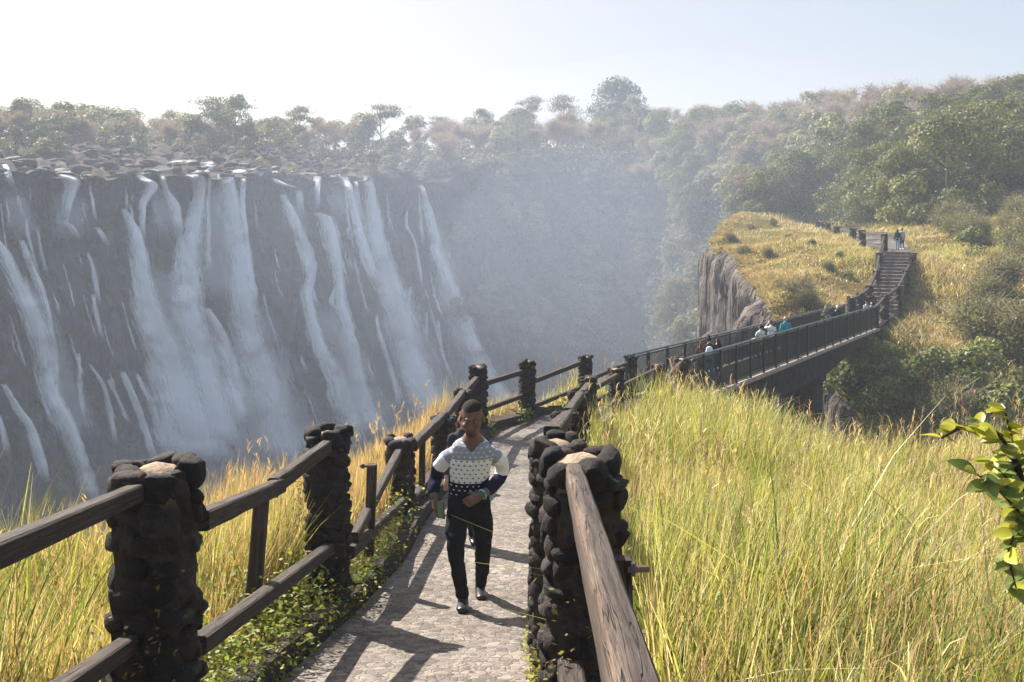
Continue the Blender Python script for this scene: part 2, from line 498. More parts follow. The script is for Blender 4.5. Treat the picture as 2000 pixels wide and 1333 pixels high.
HC = np.array([(18.5, 52.8, -5.7), (20.5, 54.5, -5.8), (23.4, 62, -4.9), (25.2, 66, -3.5), (27.1, 70.3, -2.25), (28.5, 74, -2.0), (29.5, 78, -2.02), (28, 80, -1.7),
               (30, 88, -1.4), (32.6, 100, -1.12), (34.2, 108, -1.0), (35.4, 115, -.5), (37, 127, .6), (15.8, 53, -6.2), (15.3, 55, -5.4), (15.6, 60, -4.8),
               (16.3, 66, -4.1), (17.6, 74, -2.9), (18.7, 80, -2.1), (20.5, 95, -1.6), (25.4, 115, .6), (33, 130, 2.3), (38, 145, 4), (23, 50, -8.2),
               (27.8, 60, -6.0), (34.7, 75, -2.3), (41.7, 90, .46), (30, 50, -8.6), (35, 60, -5.6), (50, 75, -1), (20, 44, -13), (25, 42, -14), (14, 40, -22), (15.5, 49, -9.5),
               (32, 42, -13), (45, 42, -12), (40, 50, -9), (50, 110, 2.5), (60, 130, 7), (45, 140, 6), (78, 170, 17), (60, 170, 14.5), (43.7, 170, 12), (31, 200, 14),
               (90, 220, 25), (60, 230, 22), (25, 230, 20), (110, 170, 19), (120, 120, 10), (90, 90, 4), (70, 65, -1), (60, 100, 2.8), (36, 180, 12), (140, 230, 30), (36, 160, 7)], float)


def tps(r):
    return np.where(r > 1e-6, r * r * np.log(np.maximum(r, 1e-6)), 0.0)


_n = len(HC)
_A = np.zeros((_n + 3, _n + 3)); _D = np.hypot(HC[:, None, 0] - HC[None, :, 0], HC[:, None, 1] - HC[None, :, 1]) / 50.0
_A[:_n, :_n] = tps(_D) + np.eye(_n) * 1e-3; _A[:_n, _n:] = np.c_[np.ones(_n), HC[:, :2] / 50]; _A[_n:, :_n] = _A[:_n, _n:].T
_W = np.linalg.solve(_A, np.r_[HC[:, 2], 0, 0, 0])
FAR_RIM = [(17.2, 49.5), (15.9, 52.5), (15.3, 55), (15.7, 60), (16.3, 66), (17.2, 72), (18.1, 79), (18.9, 86), (19.3, 92), (20.0, 98), (21.6, 104),
           (25, 113), (32, 128), (37, 145), (38, 162), (31, 185), (24, 215), (24, 265), (160, 265), (160, 30), (22, 30), (17.5, 40), (17.2, 45)]


def z_hill(x, Y):
    z = _W[_n] + _W[_n + 1] * x / 50 + _W[_n + 2] * Y / 50
    for i in range(_n):
        z = z + _W[i] * tps(np.hypot(x - HC[i, 0], Y - HC[i, 1]) / 50.0)
    z = z + 0.55 * fbm(x, Y, 0.25, 4, 5) + 1.3 * fbm(x, Y, 0.13, 3, 61) * np.clip((np.interp(Y, [50, 62, 70, 80, 115], [18.5, 21, 23.5, 25.5, 31]) - x) / 3, 0, 1) + 0.9 * fbm(x, Y, 0.09, 2, 8) * np.clip((Y - 60) / 60, 0, 1)
    d = np.clip(poly_sd(x, Y, FAR_RIM) - np.where(Y < 47, 0, 1.0), 0, None)
    return z - np.minimum(np.where(Y < 47, 2.5, 14.0) * d, 40)


hill = grid_mesh("hillside", np.r_[np.arange(8, 40, 0.4), np.arange(40, 150, 1.5)], np.r_[np.arange(34, 100, 0.5), np.arange(100, 260, 1.6)], z_hill, M_hill)


def trim_outside(o, poly, dmax, ymin):
    me = o.data; n = len(me.vertices); co = np.empty(n * 3, np.float32); me.vertices.foreach_get("co", co); co = co.reshape(-1, 3)
    out = (poly_sd(co[:, 0].astype(float), co[:, 1].astype(float), poly) > dmax) & (co[:, 1] > ymin)
    b = bmesh.new(); b.from_mesh(me); b.verts.ensure_lookup_table(); bmesh.ops.delete(b, geom=[b.verts[i] for i in np.where(out)[0]], context="VERTS"); b.to_mesh(me); b.free()


trim_outside(hill, FAR_RIM, 0.75, 46.5)


def resample(pts, step):
    p = np.array(pts, float); seg = np.linalg.norm(np.diff(p, axis=0), axis=1); s = np.r_[0, np.cumsum(seg)]
    n = max(2, int(s[-1] / step) + 1); t = np.linspace(0, s[-1], n)
    return np.stack([np.interp(t, s, p[:, k]) for k in range(p.shape[1])], 1), t


def wall_mesh(name, rim, step, depths, profile, mat, disp, kind="structure", smooth=True, jag=None):
    pts, s = resample(rim, step)
    T = np.gradient(pts[:, :2], axis=0); T /= np.linalg.norm(T, axis=1)[:, None]
    k = max(1, int(6 / step)); ker = np.ones(2 * k + 1) / (2 * k + 1)
    T = np.stack([np.convolve(np.pad(T[:, j], k, mode="edge"), ker, "valid") for j in (0, 1)], 1); T /= np.linalg.norm(T, axis=1)[:, None]
    Nn = np.stack([T[:, 1], -T[:, 0]], 1)
    if jag is not None: pts[:, 2] += jag(s)
    D, S = np.meshgrid(depths, s)
    off = profile(S, D) + disp(S, D)
    X = pts[:, 0:1] + Nn[:, 0:1] * off; Yv = pts[:, 1:2] + Nn[:, 1:2] * off; Z = pts[:, 2:3] - D
    V = np.stack([X.ravel(), Yv.ravel(), Z.ravel()], 1); nd = len(depths)
    i = (np.arange(len(s) - 1)[:, None] * nd + np.arange(nd - 1)[None]).ravel()
    me = np_mesh(name, V, np.stack([i, i + 1, i + 1 + nd, i + nd], 1), smooth=smooth)
    return tag(link(name, me, mat), kind=kind), pts, Nn, s


# near cliff on the far promontory (columnar basalt)
def blocks(S, D, w, amp, seed):
    c = np.floor(S / w + 0.35 * fbm(S, D * 0.15, 0.3, 2, seed)); r = np.modf(np.abs(np.sin(c * 91.7 + seed) * 4373.3))[0]
    lv = np.floor(D / (3.5 + 6 * r) + r * 5); r2 = np.modf(np.abs(np.sin(c * 12.9 + lv * 78.2 + seed) * 9173.7))[0]
    return (r - 0.5) * amp + (r2 - 0.5) * amp * 0.55


rim_far = [(a - 0.15, b, float(z_hill(np.array([a + 0.4]), np.array([b]))[0]) - 0.25) for a, b in
           [(18.6, 46.5), (17.2, 49.5), (15.9, 52.5), (15.3, 55), (15.7, 60), (16.3, 66), (17.2, 72), (18.1, 79), (18.9, 86), (19.3, 92), (20.0, 98), (21.6, 104), (25, 113)]][::-1]
cliff, *_ = wall_mesh("cliff_face", rim_far, 0.35, np.r_[np.arange(0.0, 30, 0.45)], lambda S, D: 0.04 * np.clip(D, 0, 50) + 0.70 * np.clip(D / 0.8, 0, 1),
                      M_cliff, lambda S, D: np.clip(D / 2.0, 0.05, 1) * (blocks(S, D, 2.4, 1.5, 2) + blocks(S, D, 0.9, 0.6, 5) + blocks(S, D * 2, 0.4, 0.22, 8) + 0.5 * fbm(S, D * 0.3, 0.5, 4, 9) - 2.6 * np.exp(-((S - 30.5 + 0.04 * D) / 0.7) ** 2) * np.clip(D / 1.5, 0, 1)), smooth=False)

# the wall across the gorge: falls cliff on the left, bush-covered slope round the back
LIP = [P(-420, 345, 86), P(-200, 345, 99), P(0, 342, 112), P(200, 345, 126), P(400, 345, 140), P(560, 343, 150), P(720, 348, 160), P(870, 356, 170)]
BACK = [P(950, 318, 178), P(1100, 302, 184), P(1250, 312, 182), P(1360, 335, 171), P(1425, 372, 150), P(1475, 410, 130), Vector((29.5, 116, -5)), Vector((30, 100, -15)), Vector((30, 84, -24)), Vector((29, 70, -30))]
rim_w = [tuple(p) for p in LIP + BACK]
_lens = np.r_[0, np.cumsum(np.linalg.norm(np.diff(np.array(rim_w), axis=0), axis=1))]
S_END, S_OLD = _lens[7], _lens[13]


def w_profile(S, D):
    fall = 0.40 * np.clip(D - 5, 0, 60) + 1.2 * np.clip((D - 3) / 4, 0, 1)
    slope = 0.52 * np.clip(D, 0, 45) + 0.15 * np.clip(D - 45, 0, 100)
    k = np.clip((S - S_END + 2) / 14, 0, 1); k = k * k * (3 - 2 * k)
    return fall * (1 - k) + slope * k


def w_disp(S, D):
    k = np.clip((S - S_END) / 14, 0, 1)
    rock = 3.6 * fbm(S, D * 0.3, 0.11, 5, 4) + blocks(S, D, 6.0, 2.8, 3) + blocks(S, D, 2.3, 1.6, 7) + 1.6 * np.round(3 * fbm(S, D * 1.6, 0.09, 3, 23)) / 3 + 0.8 * fbm(S, D * .5, .6, 2, 29)
    return (rock * (1 - k) + 3.0 * fbm(S, D, 0.08, 5, 6) * k) * np.clip(D / 1.5, 0.15, 1)


fallwall, wp, wN, ws = wall_mesh("falls_cliff", rim_w, 0.8, np.r_[np.arange(0, 52, 0.7), np.arange(52, 84, 3)], w_profile, M_wetrock, w_disp, smooth=False, jag=lambda s: np.where(s < S_END, 1.3 * fbm(s, s * 0, .22, 3, 31) + .9 * blocks(s, s * 0, 3.1, 1.0, 4), 0.0))


# ground behind that rim: rocky river bed, then wooded plateau
def plat_h(S, T_):
    k = np.clip((S - S_END + 4) / 16, 0, 1)
    bed = np.interp(T_, [0, 4, 36, 60, 140, 300], [0, 0.4, 6.2, 7.6, 11.5, 20])
    bk = np.interp(T_, [0, 4, 30, 100, 300], [0, 0.8, 3.5, 8.5, 18])
    rock = 1.2 * fbm(S, T_ * 0.7, 0.16, 4, 12) + 1.2 * np.round(2.6 * fbm(S, T_ * 0.6, 0.20, 3, 15)) / 2.6 + 0.8 * np.round(3 * fbm(S, T_ * 0.8, 0.55, 2, 16)) / 3 - 0.9 * np.clip(0.10 - np.abs(fbm(S, T_, 0.3, 3, 19)), 0, 1) / 0.10
    k2 = np.clip((S - S_OLD + 62) / 40, 0, 1)
    return bed * (1 - k) + bk * k - 16 * k2 * np.clip(T_ / 8, 0, 1) + (rock * (1 - k) * np.interp(T_, [0, 2, 30, 42], [0.05, 0.8, 1, 0.1]) + 0.8 * fbm(S, T_, 0.05, 3, 13)) * np.clip(T_ / 2, 0, 1)


def plateau():
    ts = np.r_[np.arange(0, 44, 0.7), np.arange(44, 120, 3), np.arange(120, 301, 20)]
    k = 9; ker = np.ones(2 * k + 1) / (2 * k + 1)
    Ns = np.stack([np.convolve(np.pad(wN[:, j], k, mode="edge"), ker, "valid") for j in (0, 1)], 1); Ns /= np.linalg.norm(Ns, axis=1)[:, None]
    Tt, S = np.meshgrid(ts, ws)
    X = wp[:, 0:1] - Ns[:, 0:1] * Tt; Yv = wp[:, 1:2] - Ns[:, 1:2] * Tt; Z = wp[:, 2:3] + plat_h(S, Tt)
    nd = len(ts); V = np.stack([X.ravel(), Yv.ravel(), Z.ravel()], 1)
    i = (np.arange(len(ws) - 1)[:, None] * nd + np.arange(nd - 1)[None]).ravel()
    Q = np.stack([i, i + nd, i + nd + 1, i + 1], 1)
    me = np_mesh("plateau", V, Q, smooth=False)
    me.materials.append(M_plateau); me.materials.append(M_scrub)
    q = i // nd; t = i % nd
    me.polygons.foreach_set("material_index", ((ws[q] > S_END + 2) | (ts[t] > 40 + 5 * np.sin(ws[q] * 0.3))).astype(np.int32))
    me.update()
    return tag(link("plateau", me), kind="structure"), Ns


plat, platN = plateau()
# the slope part of the gorge wall carries bush, not bare rock
fallwall.data.materials.append(M_scrub)
_nd = len(np.r_[np.arange(0, 52, 0.7), np.arange(52, 84, 3)])
_q = np.arange(len(fallwall.data.polygons)) // (_nd - 1)
fallwall.data.polygons.foreach_set("material_index", (ws[_q] > S_END + 5).astype(np.int32))
floor = grid_mesh("gorge_floor", np.linspace(-420, 200, 40), np.linspace(-10, 470, 40), lambda x, y: -72 + 1.5 * fbm(x, y, 0.05, 3, 2), M_wetrock)
# land far behind everything, out to the horizon
far_land = grid_mesh("far_land", np.linspace(-400, 190, 30), np.linspace(262, 465, 14), lambda x, y: 17 + 0.02 * (y - 262) + 2 * fbm(x, y, 0.01, 3, 2) + 0 * x, M_scrub)


def bvh_of(*obs):
    V, Fc = [], []
    for o in obs:
        me = o.data; b = len(V)
        V += [tuple(v.co) for v in me.vertices]; Fc += [tuple(b + i for i in p.vertices) for p in me.polygons]
    return BVHTree.FromPolygons(V, Fc)


BV_G = bvh_of(ground); BV_H = bvh_of(hill); BV_W = bvh_of(fallwall); BV_P = bvh_of(plat); BV_C = bvh_of(cliff)


def drop(x, y, bv=None):
    best = -99.0
    for b in ((BV_G, BV_H, BV_P, BV_W) if bv is None else (bv,)):
        h = b.ray_cast(Vector((x, y, 90)), Vector((0, 0, -1)))
        if h[0] is not None: best = max(best, h[0].z)
    return best


# ---- the path itself, a sheet just above the ground, with a kerb on the left
def ribbon(name, Lp, Rp, zf, mat, step=0.25, n=8, up=0.0):
    A, _ = resample(Lp, step); k = len(A); Bp = np.array(Rp, float)
    sB = np.r_[0, np.cumsum(np.linalg.norm(np.diff(Bp, axis=0), axis=1))]; sA = np.r_[0, np.cumsum(np.linalg.norm(np.diff(np.array(Lp, float), axis=0), axis=1))]
    tA = np.linspace(0, sA[-1], k); tB = np.interp(tA, sA, sB)     # matching control points stay opposite
    Bq = np.stack([np.interp(tB, sB, Bp[:, j]) for j in (0, 1)], 1)
    w = np.linspace(0, 1, n)[None, :, None]
    XY = A[:, None, :2] * (1 - w) + Bq[:, None, :] * w
    Z = zf(XY[..., 0], XY[..., 1]) + up
    V = np.concatenate([XY, Z[..., None]], 2).reshape(-1, 3)
    i = (np.arange(k - 1)[:, None] * n + np.arange(n - 1)[None]).ravel()
    return tag(link(name, np_mesh(name, V, np.stack([i, i + 1, i + 1 + n, i + n], 1), smooth=True), mat), kind="structure")


path = ribbon("path", PATH_L, PATH_R, lambda x, y: zpath(y) + 0.012 * fbm(x, y, 3, 2, 2), M_paving, 0.2, 10)


def kerb(name, line, zoff, w, h, seed):
    g = Geo(); pts, _ = resample(line, 0.3); rr = random.Random(seed)
    for a, b in zip(pts[:-1], pts[1:]):
        d = Vector((b[0] - a[0], b[1] - a[1], 0)); m = (a + b) / 2; z = float(zpath(m[1])) + zoff + rr.uniform(-.02, .02)
        g.box((m[0], m[1], z + h / 2 - 0.1), (d.length * 1.0, w * rr.uniform(.9, 1.1), h + 0.2), (b[0] - a[0], b[1] - a[1], float(zpath(b[1]) - zpath(a[1]))), (0, 0, 1), (0.07, 0.058, 0.05))
    me = g.mesh(name); return tag(link(name, me, M_mortar), kind="structure")


kerb("kerb", [(a - 0.1, b) for a, b in PATH_L[1:11]], 0.0, 0.16, 0.15, 3)

# ------------------------------------------------------------------ stone pillars
_b = bmesh.new(); bmesh.ops.create_icosphere(_b, subdivisions=2, radius=1.0); _b.verts.ensure_lookup_table()
ICO2 = (np.array([v.co[:] for v in _b.verts]), np.array([[v.index for v in f.verts] for f in _b.faces])); _b.free()
_b = bmesh.new(); bmesh.ops.create_icosphere(_b, subdivisions=1, radius=1.0)
ICO1 = (np.array([v.co[:] for v in _b.verts]), np.array([[v.index for v in f.verts] for f in _b.faces])); _b.free()
_b = bmesh.new(); bmesh.ops.create_icosphere(_b, subdivisions=3, radius=1.0)
ICO3 = (np.array([v.co[:] for v in _b.verts]), np.array([[v.index for v in f.verts] for f in _b.faces])); _b.free()


def rock_blob(ico, c, size, rz, tilt, seed, amp=0.16):
    V = ico[0]
    r_ = np.random.default_rng(seed)
    s = np.sign(V) * np.abs(V) ** 0.72                     # boxy, like river stones
    s *= (1 + amp * fbm(V[:, 0] * 1.2 + seed * 3.1, V[:, 1] * 1.2 + V[:, 2] * 1.4 + seed, 1.0, 2, seed % 17) * 2.4 + 0.05 * fbm(V[:, 0] * 5 + seed, V[:, 1] * 5 + V[:, 2] * 4, 1.0, 2, seed % 13))[:, None]
    for _ in range(3):                                     # a few broken flats
        n = r_.normal(0, 1, 3); n /= np.linalg.norm(n); d = s @ n; lim = r_.uniform(.62, .88); m = d > lim
        s[m] -= np.outer((d[m] - lim) * .8, n)
    s = s * np.array(size)
    ct, st = math.cos(tilt), math.sin(tilt); s = np.stack([s[:, 0], s[:, 1] * ct - s[:, 2] * st, s[:, 1] * st + s[:, 2] * ct], 1)
    cz, sz = math.cos(rz), math.sin(rz); s = np.stack([s[:, 0] * cz - s[:, 1] * sz, s[:, 0] * sz + s[:, 1] * cz, s[:, 2]], 1)
    return s + np.array(c)


def pillar(x, y, ztop, h, w, seed, ico, label, group=None, rz=0.0):
    base = ztop - h
    root = empty("stone_pillar", (x, y, base), label, "pillar", group, rz)
    rr = random.Random(seed)
    # mortar core, slightly lumpy, with a tan cap
    nz, na = 14, 16; V = []
    for i in range(nz + 1):
        t = i / nz
        for k in range(na):
            a = 2 * math.pi * k / na
            sq = 1.0 / max(abs(math.cos(a)), abs(math.sin(a))) ** 0.6
            r = 0.40 * w * sq * (1 + 0.05 * math.sin(k * 3.1 + i * 1.7 + seed)) * (1.0 if i < nz else 0.72)
            V.append((r * math.cos(a), r * math.sin(a), -0.35 + t * (h + 0.30)))
    V.append((0, 0, h - 0.01)); V = np.array(V)
    F_ = [(i * na + k, i * na + (k + 1) % na, (i + 1) * na + (k + 1) % na, (i + 1) * na + k) for i in range(nz) for k in range(na)]
    F_ += [(nz * na + k, nz * na + (k + 1) % na, len(V) - 1, len(V) - 1) for k in range(na)]
    g = Geo(); g.add(V, [f if f[2] != f[3] else f[:3] for f in F_], [(0.40, 0.30, 0.215) if v[2] > h - 0.13 else (0.055, 0.042, 0.033) for v in V])
    core = link("mortar_core", g.mesh("mortar_core", True), M_mortar, root)
    # boulders in rough courses round the core
    Vs, Fs, Cs = [], [], []; off = 0; z = -0.15; course = 0

    def put(c, size, a, tilt):
        nonlocal off
        sd = rr.randint(1, 9999)
        v = rock_blob(ico, c, size, a, tilt, sd); Vs.append(v); Fs.append(ico[1] + off); off += len(v)
        k = rr.uniform(0.5, 1.7); warm = rr.uniform(0.9, 1.25)
        Cs.append(np.tile(np.array([[0.021 * k * warm, 0.0165 * k, 0.0145 * k]]), (len(v), 1)))
    while z < h - 0.12:
        ch = w * rr.uniform(0.17, 0.31)
        n = rr.choice((7, 8, 9, 10)); ph = rr.random() * 6.28
        for k in range(n):
            a = ph + 2 * math.pi * (k + rr.uniform(-.15, .15)) / n
            sq = 1.0 / max(abs(math.cos(a)), abs(math.sin(a))) ** 0.55
            r = 0.36 * w * sq * rr.uniform(0.93, 1.05)
            size = (w * rr.uniform(0.10, 0.15), w * rr.uniform(0.13, 0.25), ch * rr.uniform(0.36, 0.60))
            put((r * math.cos(a), r * math.sin(a), z + ch * 0.5 + rr.uniform(-.05, .05) * w * 2), size, a, rr.uniform(-.4, .4))
        z += ch * 0.93; course += 1
    for k in range(rr.choice((6, 7, 8))):                   # cap stones
        a = k / 7 * 6.28 + rr.uniform(-.3, .3); r = w * rr.uniform(0.30, 0.42)
        put((r * math.cos(a), r * math.sin(a), h - rr.uniform(0.03, 0.09)), (w * rr.uniform(.13, .19), w * rr.uniform(.17, .25), w * rr.uniform(.12, .18)), a, rr.uniform(-.3, .3))
    me = np_mesh("stones", np.concatenate(Vs), np.concatenate(Fs), np.concatenate(Cs), smooth=True)
    link("stones", me, M_stone, root)
    return root


# name: photo column, row of the top, distance, width, label
PIL = {
    "L0": (305, 897, 4.2, 0.43, "thick boulder pillar nearest the viewer left of the path, holding a rail that runs out of frame"),
    "L1": (640, 838, 7.9, 0.40, "boulder pillar in the left fence where the kinked top rail ends, mossy on its left side"),
    "L2": (781, 850, 12.2, 0.41, "boulder pillar in the left fence propping up the slanting broken rail"),
    "L3": (866, 812, 14.5, 0.40, "boulder pillar just to the left of the walking man's shoulder"),
    "L4": (905, 760, 17.0, 0.36, "boulder pillar showing above the walking man's head, second before the path corner"),
    "L5": (934, 713, 19.0, 0.41, "tall boulder pillar at the outer corner of the path above the gorge"),
    "L6": (1030, 703, 21.4, 0.43, "boulder pillar standing alone against the gorge beyond the wet paving"),
    "L7": (1143, 694, 24.0, 0.40, "second boulder pillar along the gorge side between the corner and the footbridge"),
    "L8": (1232, 694, 27.8, 0.42, "boulder pillar at the near end of the footbridge, gorge side"),
    "R0": (1138, 878, 4.2, 0.42, "massive boulder pillar nearest the viewer right of the path with a tan mortar top"),
    "R1": (1086, 853, 6.1, 0.37, "boulder pillar half hidden behind the massive right hand pillar"),
    "R2": (1103, 806, 11.8, 0.36, "low boulder pillar at the right path edge, third from the viewer"),
    "R3": (1130, 766, 16.0, 0.40, "boulder pillar at the right path edge just in front of the inner corner"),
    "R4": (1149, 735, 19.0, 0.37, "boulder pillar at the inner corner where the path bends to the bridge"),
    "R5": (1204, 718, 22.5, 0.42, "boulder pillar at the edge of the grass, first after the inner corner"),
    "R6": (1285, 711, 24.7, 0.40, "brownish boulder pillar rising out of the long grass before the bridge"),
    "R7": (1330, 699, 26.5, 0.43, "boulder pillar at the near end of the footbridge, grass side"),
}
PC = {}
for i, (k, (u, v, Y, w, lab)) in enumerate(PIL.items()):
    p = P(u, v, Y); PC[k] = p; w *= 0.87 if k in ('L0', 'R0') else 0.92
    h = p.z - float(zpath(Y)) + 0.02
    pillar(p.x, p.y, p.z, h, w, 100 + i, ICO3 if Y < 9 else (ICO2 if Y < 20 else ICO1), lab, "boulder pillars of the path fence", rz=0.2 * math.sin(i * 2.3))


# ------------------------------------------------------------------ timber rails
def beam(g, p0, p1, w, h, seed, bow=0.0, n=None, wear=False):
    p0, p1 = Vector(p0), Vector(p1); T = (p1 - p0).normalized(); L = (p1 - p0).length
    S = Vector((-T.y, T.x, 0)); S = S.normalized() if S.length > .2 else Vector((1, 0, 0)); U = S.cross(T) * -1
    if U.z < 0: U = -U
    n = n or max(3, int(L / 0.12)); prof = [(-1, -.8), (-.8, -1), (.8, -1), (1, -.8), (1, .8), (.8, 1), (0, 1.02), (-.8, 1), (-1, .8)]
    m = len(prof); vs, uv, cs = [], [], []; per = 0
    for i in range(n + 1):
        t = i / n; c = p0 + T * L * t + U * bow * math.sin(math.pi * t)
        k = 1 + 0.05 * noise.noise((seed * 3.3, t * L * 2.0, 0))
        for j, (a, b) in enumerate(prof):
            d = 0.05 * noise.noise((seed + j * 2.1, t * L * 3.5, 1.7))
            vs.append(c + S * a * w / 2 * (k + d) + U * b * h / 2 * (k + d)); uv.append((t * L + seed, j * 0.045 + seed * 0.37)); cs.append((1, 1, 1) if not wear or j not in (7, 8) else tuple(x * (2.4 + 1.2 * noise.noise((t * L * 4, seed, 0))) for x in (1, .95, .85)))
    fs = [(i * m + j, i * m + (j + 1) % m, (i + 1) * m + (j + 1) % m, (i + 1) * m + j) for i in range(n) for j in range(m)]
    fs += [tuple(range(m - 1, -1, -1)), tuple(n * m + j for j in range(m))]
    g.add(vs, fs, cs, uv)


def bay(label, parts, group="timber rail bays between the boulder pillars", far=False):
    """one length of fence between two pillars: parts = list of (name, p0, p1, width, height[, bow])"""
    c = sum((Vector(p[1]) + Vector(p[2]) for p in parts), Vector()) / (2 * len(parts))
    root = empty("timber_railing", c, label, "railing", group)
    for i, p in enumerate(parts):
        g = Geo(); beam(g, Vector(p[1]) - c, Vector(p[2]) - c, p[3], p[4], random.uniform(0, 60), p[5] if len(p) > 5 else 0, None, len(p) > 6)
        link(p[0], g.mesh(p[0]), M_wood, root)
    return root


def bolt(root, p, d, L=0.10, r=0.011):
    c = root.location; g = Geo(); d = Vector(d).normalized(); q = Vector(p) - c
    g.tube([q, q + d * L], r, 8, (0.16, 0.09, 0.05)); g.tube([q + d * L * 0.12, q + d * L * 0.32], r * 1.9, 6, (0.06, 0.05, 0.045))
    link("bolt", g.mesh("bolt"), M_phone, root)


TR = "top_rail"; BR = "bottom_rail"
b0 = bay("timber rails at the left frame edge running to the nearest left pillar", [
    (TR, P(-330, 1222, 1.9), P(278, 958, 4.12), 0.062, 0.072), (BR, P(20, 1420, 2.6), P(262, 1252, 4.12), 0.07, 0.07)])
bolt(b0, P(253, 943, 4.02), (0, 0, 1), 0.012, 0.016)
b1 = bay("kinked timber rails with one upright post beside the near left pillar", [
    (TR, P(392, 1018, 4.4), P(548, 948, 6.35), 0.075, 0.09), (TR, P(534, 950, 6.2), P(640, 872, 7.75), 0.075, 0.10),
    (BR, P(385, 1262, 4.5), P(648, 1068, 7.85), 0.085, 0.085), ("post", P(492, 1205, 6.0), P(512, 965, 6.05), 0.085, 0.085)])
bolt(b1, P(536, 965, 6.2), (0.5, -1, 0), 0.06)
b2 = bay("broken timber railing with a slanting fallen rail and a leaning dark post", [
    ("fallen_rail", P(779, 884, 12.0), P(690, 1052, 8.2), 0.085, 0.095), (BR, P(682, 1080, 8.0), P(790, 978, 12.0), 0.085, 0.10),
    ("post", P(721, 1085, 9.1), P(727, 907, 9.1), 0.085, 0.085)])
bolt(b2, P(703, 911, 9.05), (1, 0, 0.02), 0.13, 0.012)
bay("timber railing with a dark post immediately left of the walking man", [
    (TR, P(806, 872, 12.4), P(868, 812, 14.6), 0.11, 0.125), (BR, P(806, 978, 12.4), P(872, 893, 14.5), 0.10, 0.11),
    ("post", P(824, 975, 12.9), P(825, 858, 12.9), 0.08, 0.08)])
bay("timber rail climbing behind the walking man's head to the corner pillar", [(TR, P(868, 815, 14.6), P(905, 768, 17.0), 0.10, 0.12), (TR, P(903, 772, 16.9), P(932, 740, 18.9), 0.10, 0.12),
                                                                        (BR, P(880, 895, 14.7), P(930, 815, 18.9), 0.10, 0.11)])
bay("pair of dark timber rails along the gorge from the corner pillar", [(TR, P(945, 750, 19.1), P(1020, 727, 21.3), 0.09, 0.10), (BR, P(945, 801, 19.1), P(1020, 774, 21.3), 0.09, 0.09)])
bay("pair of dark timber rails sloping down the gorge edge to the second pillar", [(TR, P(1042, 745, 21.5), P(1135, 709, 23.9), 0.09, 0.10), (BR, P(1042, 794, 21.5), P(1135, 757, 23.9), 0.09, 0.09)])
bay("pair of dark timber rails meeting the footbridge on the gorge side", [(TR, P(1150, 742, 24.1), P(1228, 709, 27.7), 0.09, 0.10), (BR, P(1150, 789, 24.1), P(1228, 752, 27.7), 0.09, 0.09)])
a0 = bay("broad cracked timber rail close to the viewer on the right with a pale worn edge", [
    (TR, P(1120, 926, 4.13), P(1120, 926, 4.13).lerp(P(1232, 1350, 1.42), 1.2), 0.068, 0.09, 0, 1), (BR, P(1112, 1300, 4.1), P(1150, 1560, 2.9), 0.10, 0.09),
    ("bracket", P(1219, 1200, 2.6), P(1215, 1090, 2.6), 0.045, 0.045)])
bolt(a0, P(1226, 1112, 2.58), (1, 0, 0.02), 0.055, 0.010)
bay("short timber rail linking the two nearest right hand pillars to the third", [(TR, P(1078, 852, 6.3), P(1109, 812, 11.7), 0.11, 0.12)])
bay("timber rail rising to the pillar before the inner corner", [(TR, P(1110, 806, 12.0), P(1134, 772, 15.9), 0.11, 0.11)])
bay("short timber rail at the inner corner of the path", [(TR, P(1134, 773, 16.1), P(1150, 752, 18.9), 0.11, 0.11)])
bay("pair of timber rails after the inner corner above green grass", [(TR, P(1158, 760, 19.2), P(1206, 733, 22.4), 0.10, 0.10), (BR, P(1158, 818, 19.2), P(1206, 782, 22.4), 0.10, 0.10)])
bay("pair of pale timber rails leading to the brownish pillar in the grass", [(TR, P(1215, 755, 22.7), P(1285, 721, 24.6), 0.10, 0.10), (BR, P(1215, 808, 22.7), P(1285, 764, 24.6), 0.10, 0.10)])
bay("pair of timber rails meeting the footbridge on the grass side", [(TR, P(1296, 746, 24.8), P(1332, 707, 26.4), 0.10, 0.10), (BR, P(1292, 790, 24.8), P(1330, 750, 26.4), 0.10, 0.10)])

# ------------------------------------------------------------------ footbridge
BA, BB = Vector((3.91, 27.15, -4.79)), Vector((18.5, 52.8, -5.42))
BL = (BB - BA).length; BT = (BB - BA).normalized(); BS = Vector((BT.y, -BT.x, 0)).normalized()   # BS points to the right side
HW = 0.80


def bp(t, s, z=0.0):
    return BA + BT * t + BS * s + Vector((0, 0, z))


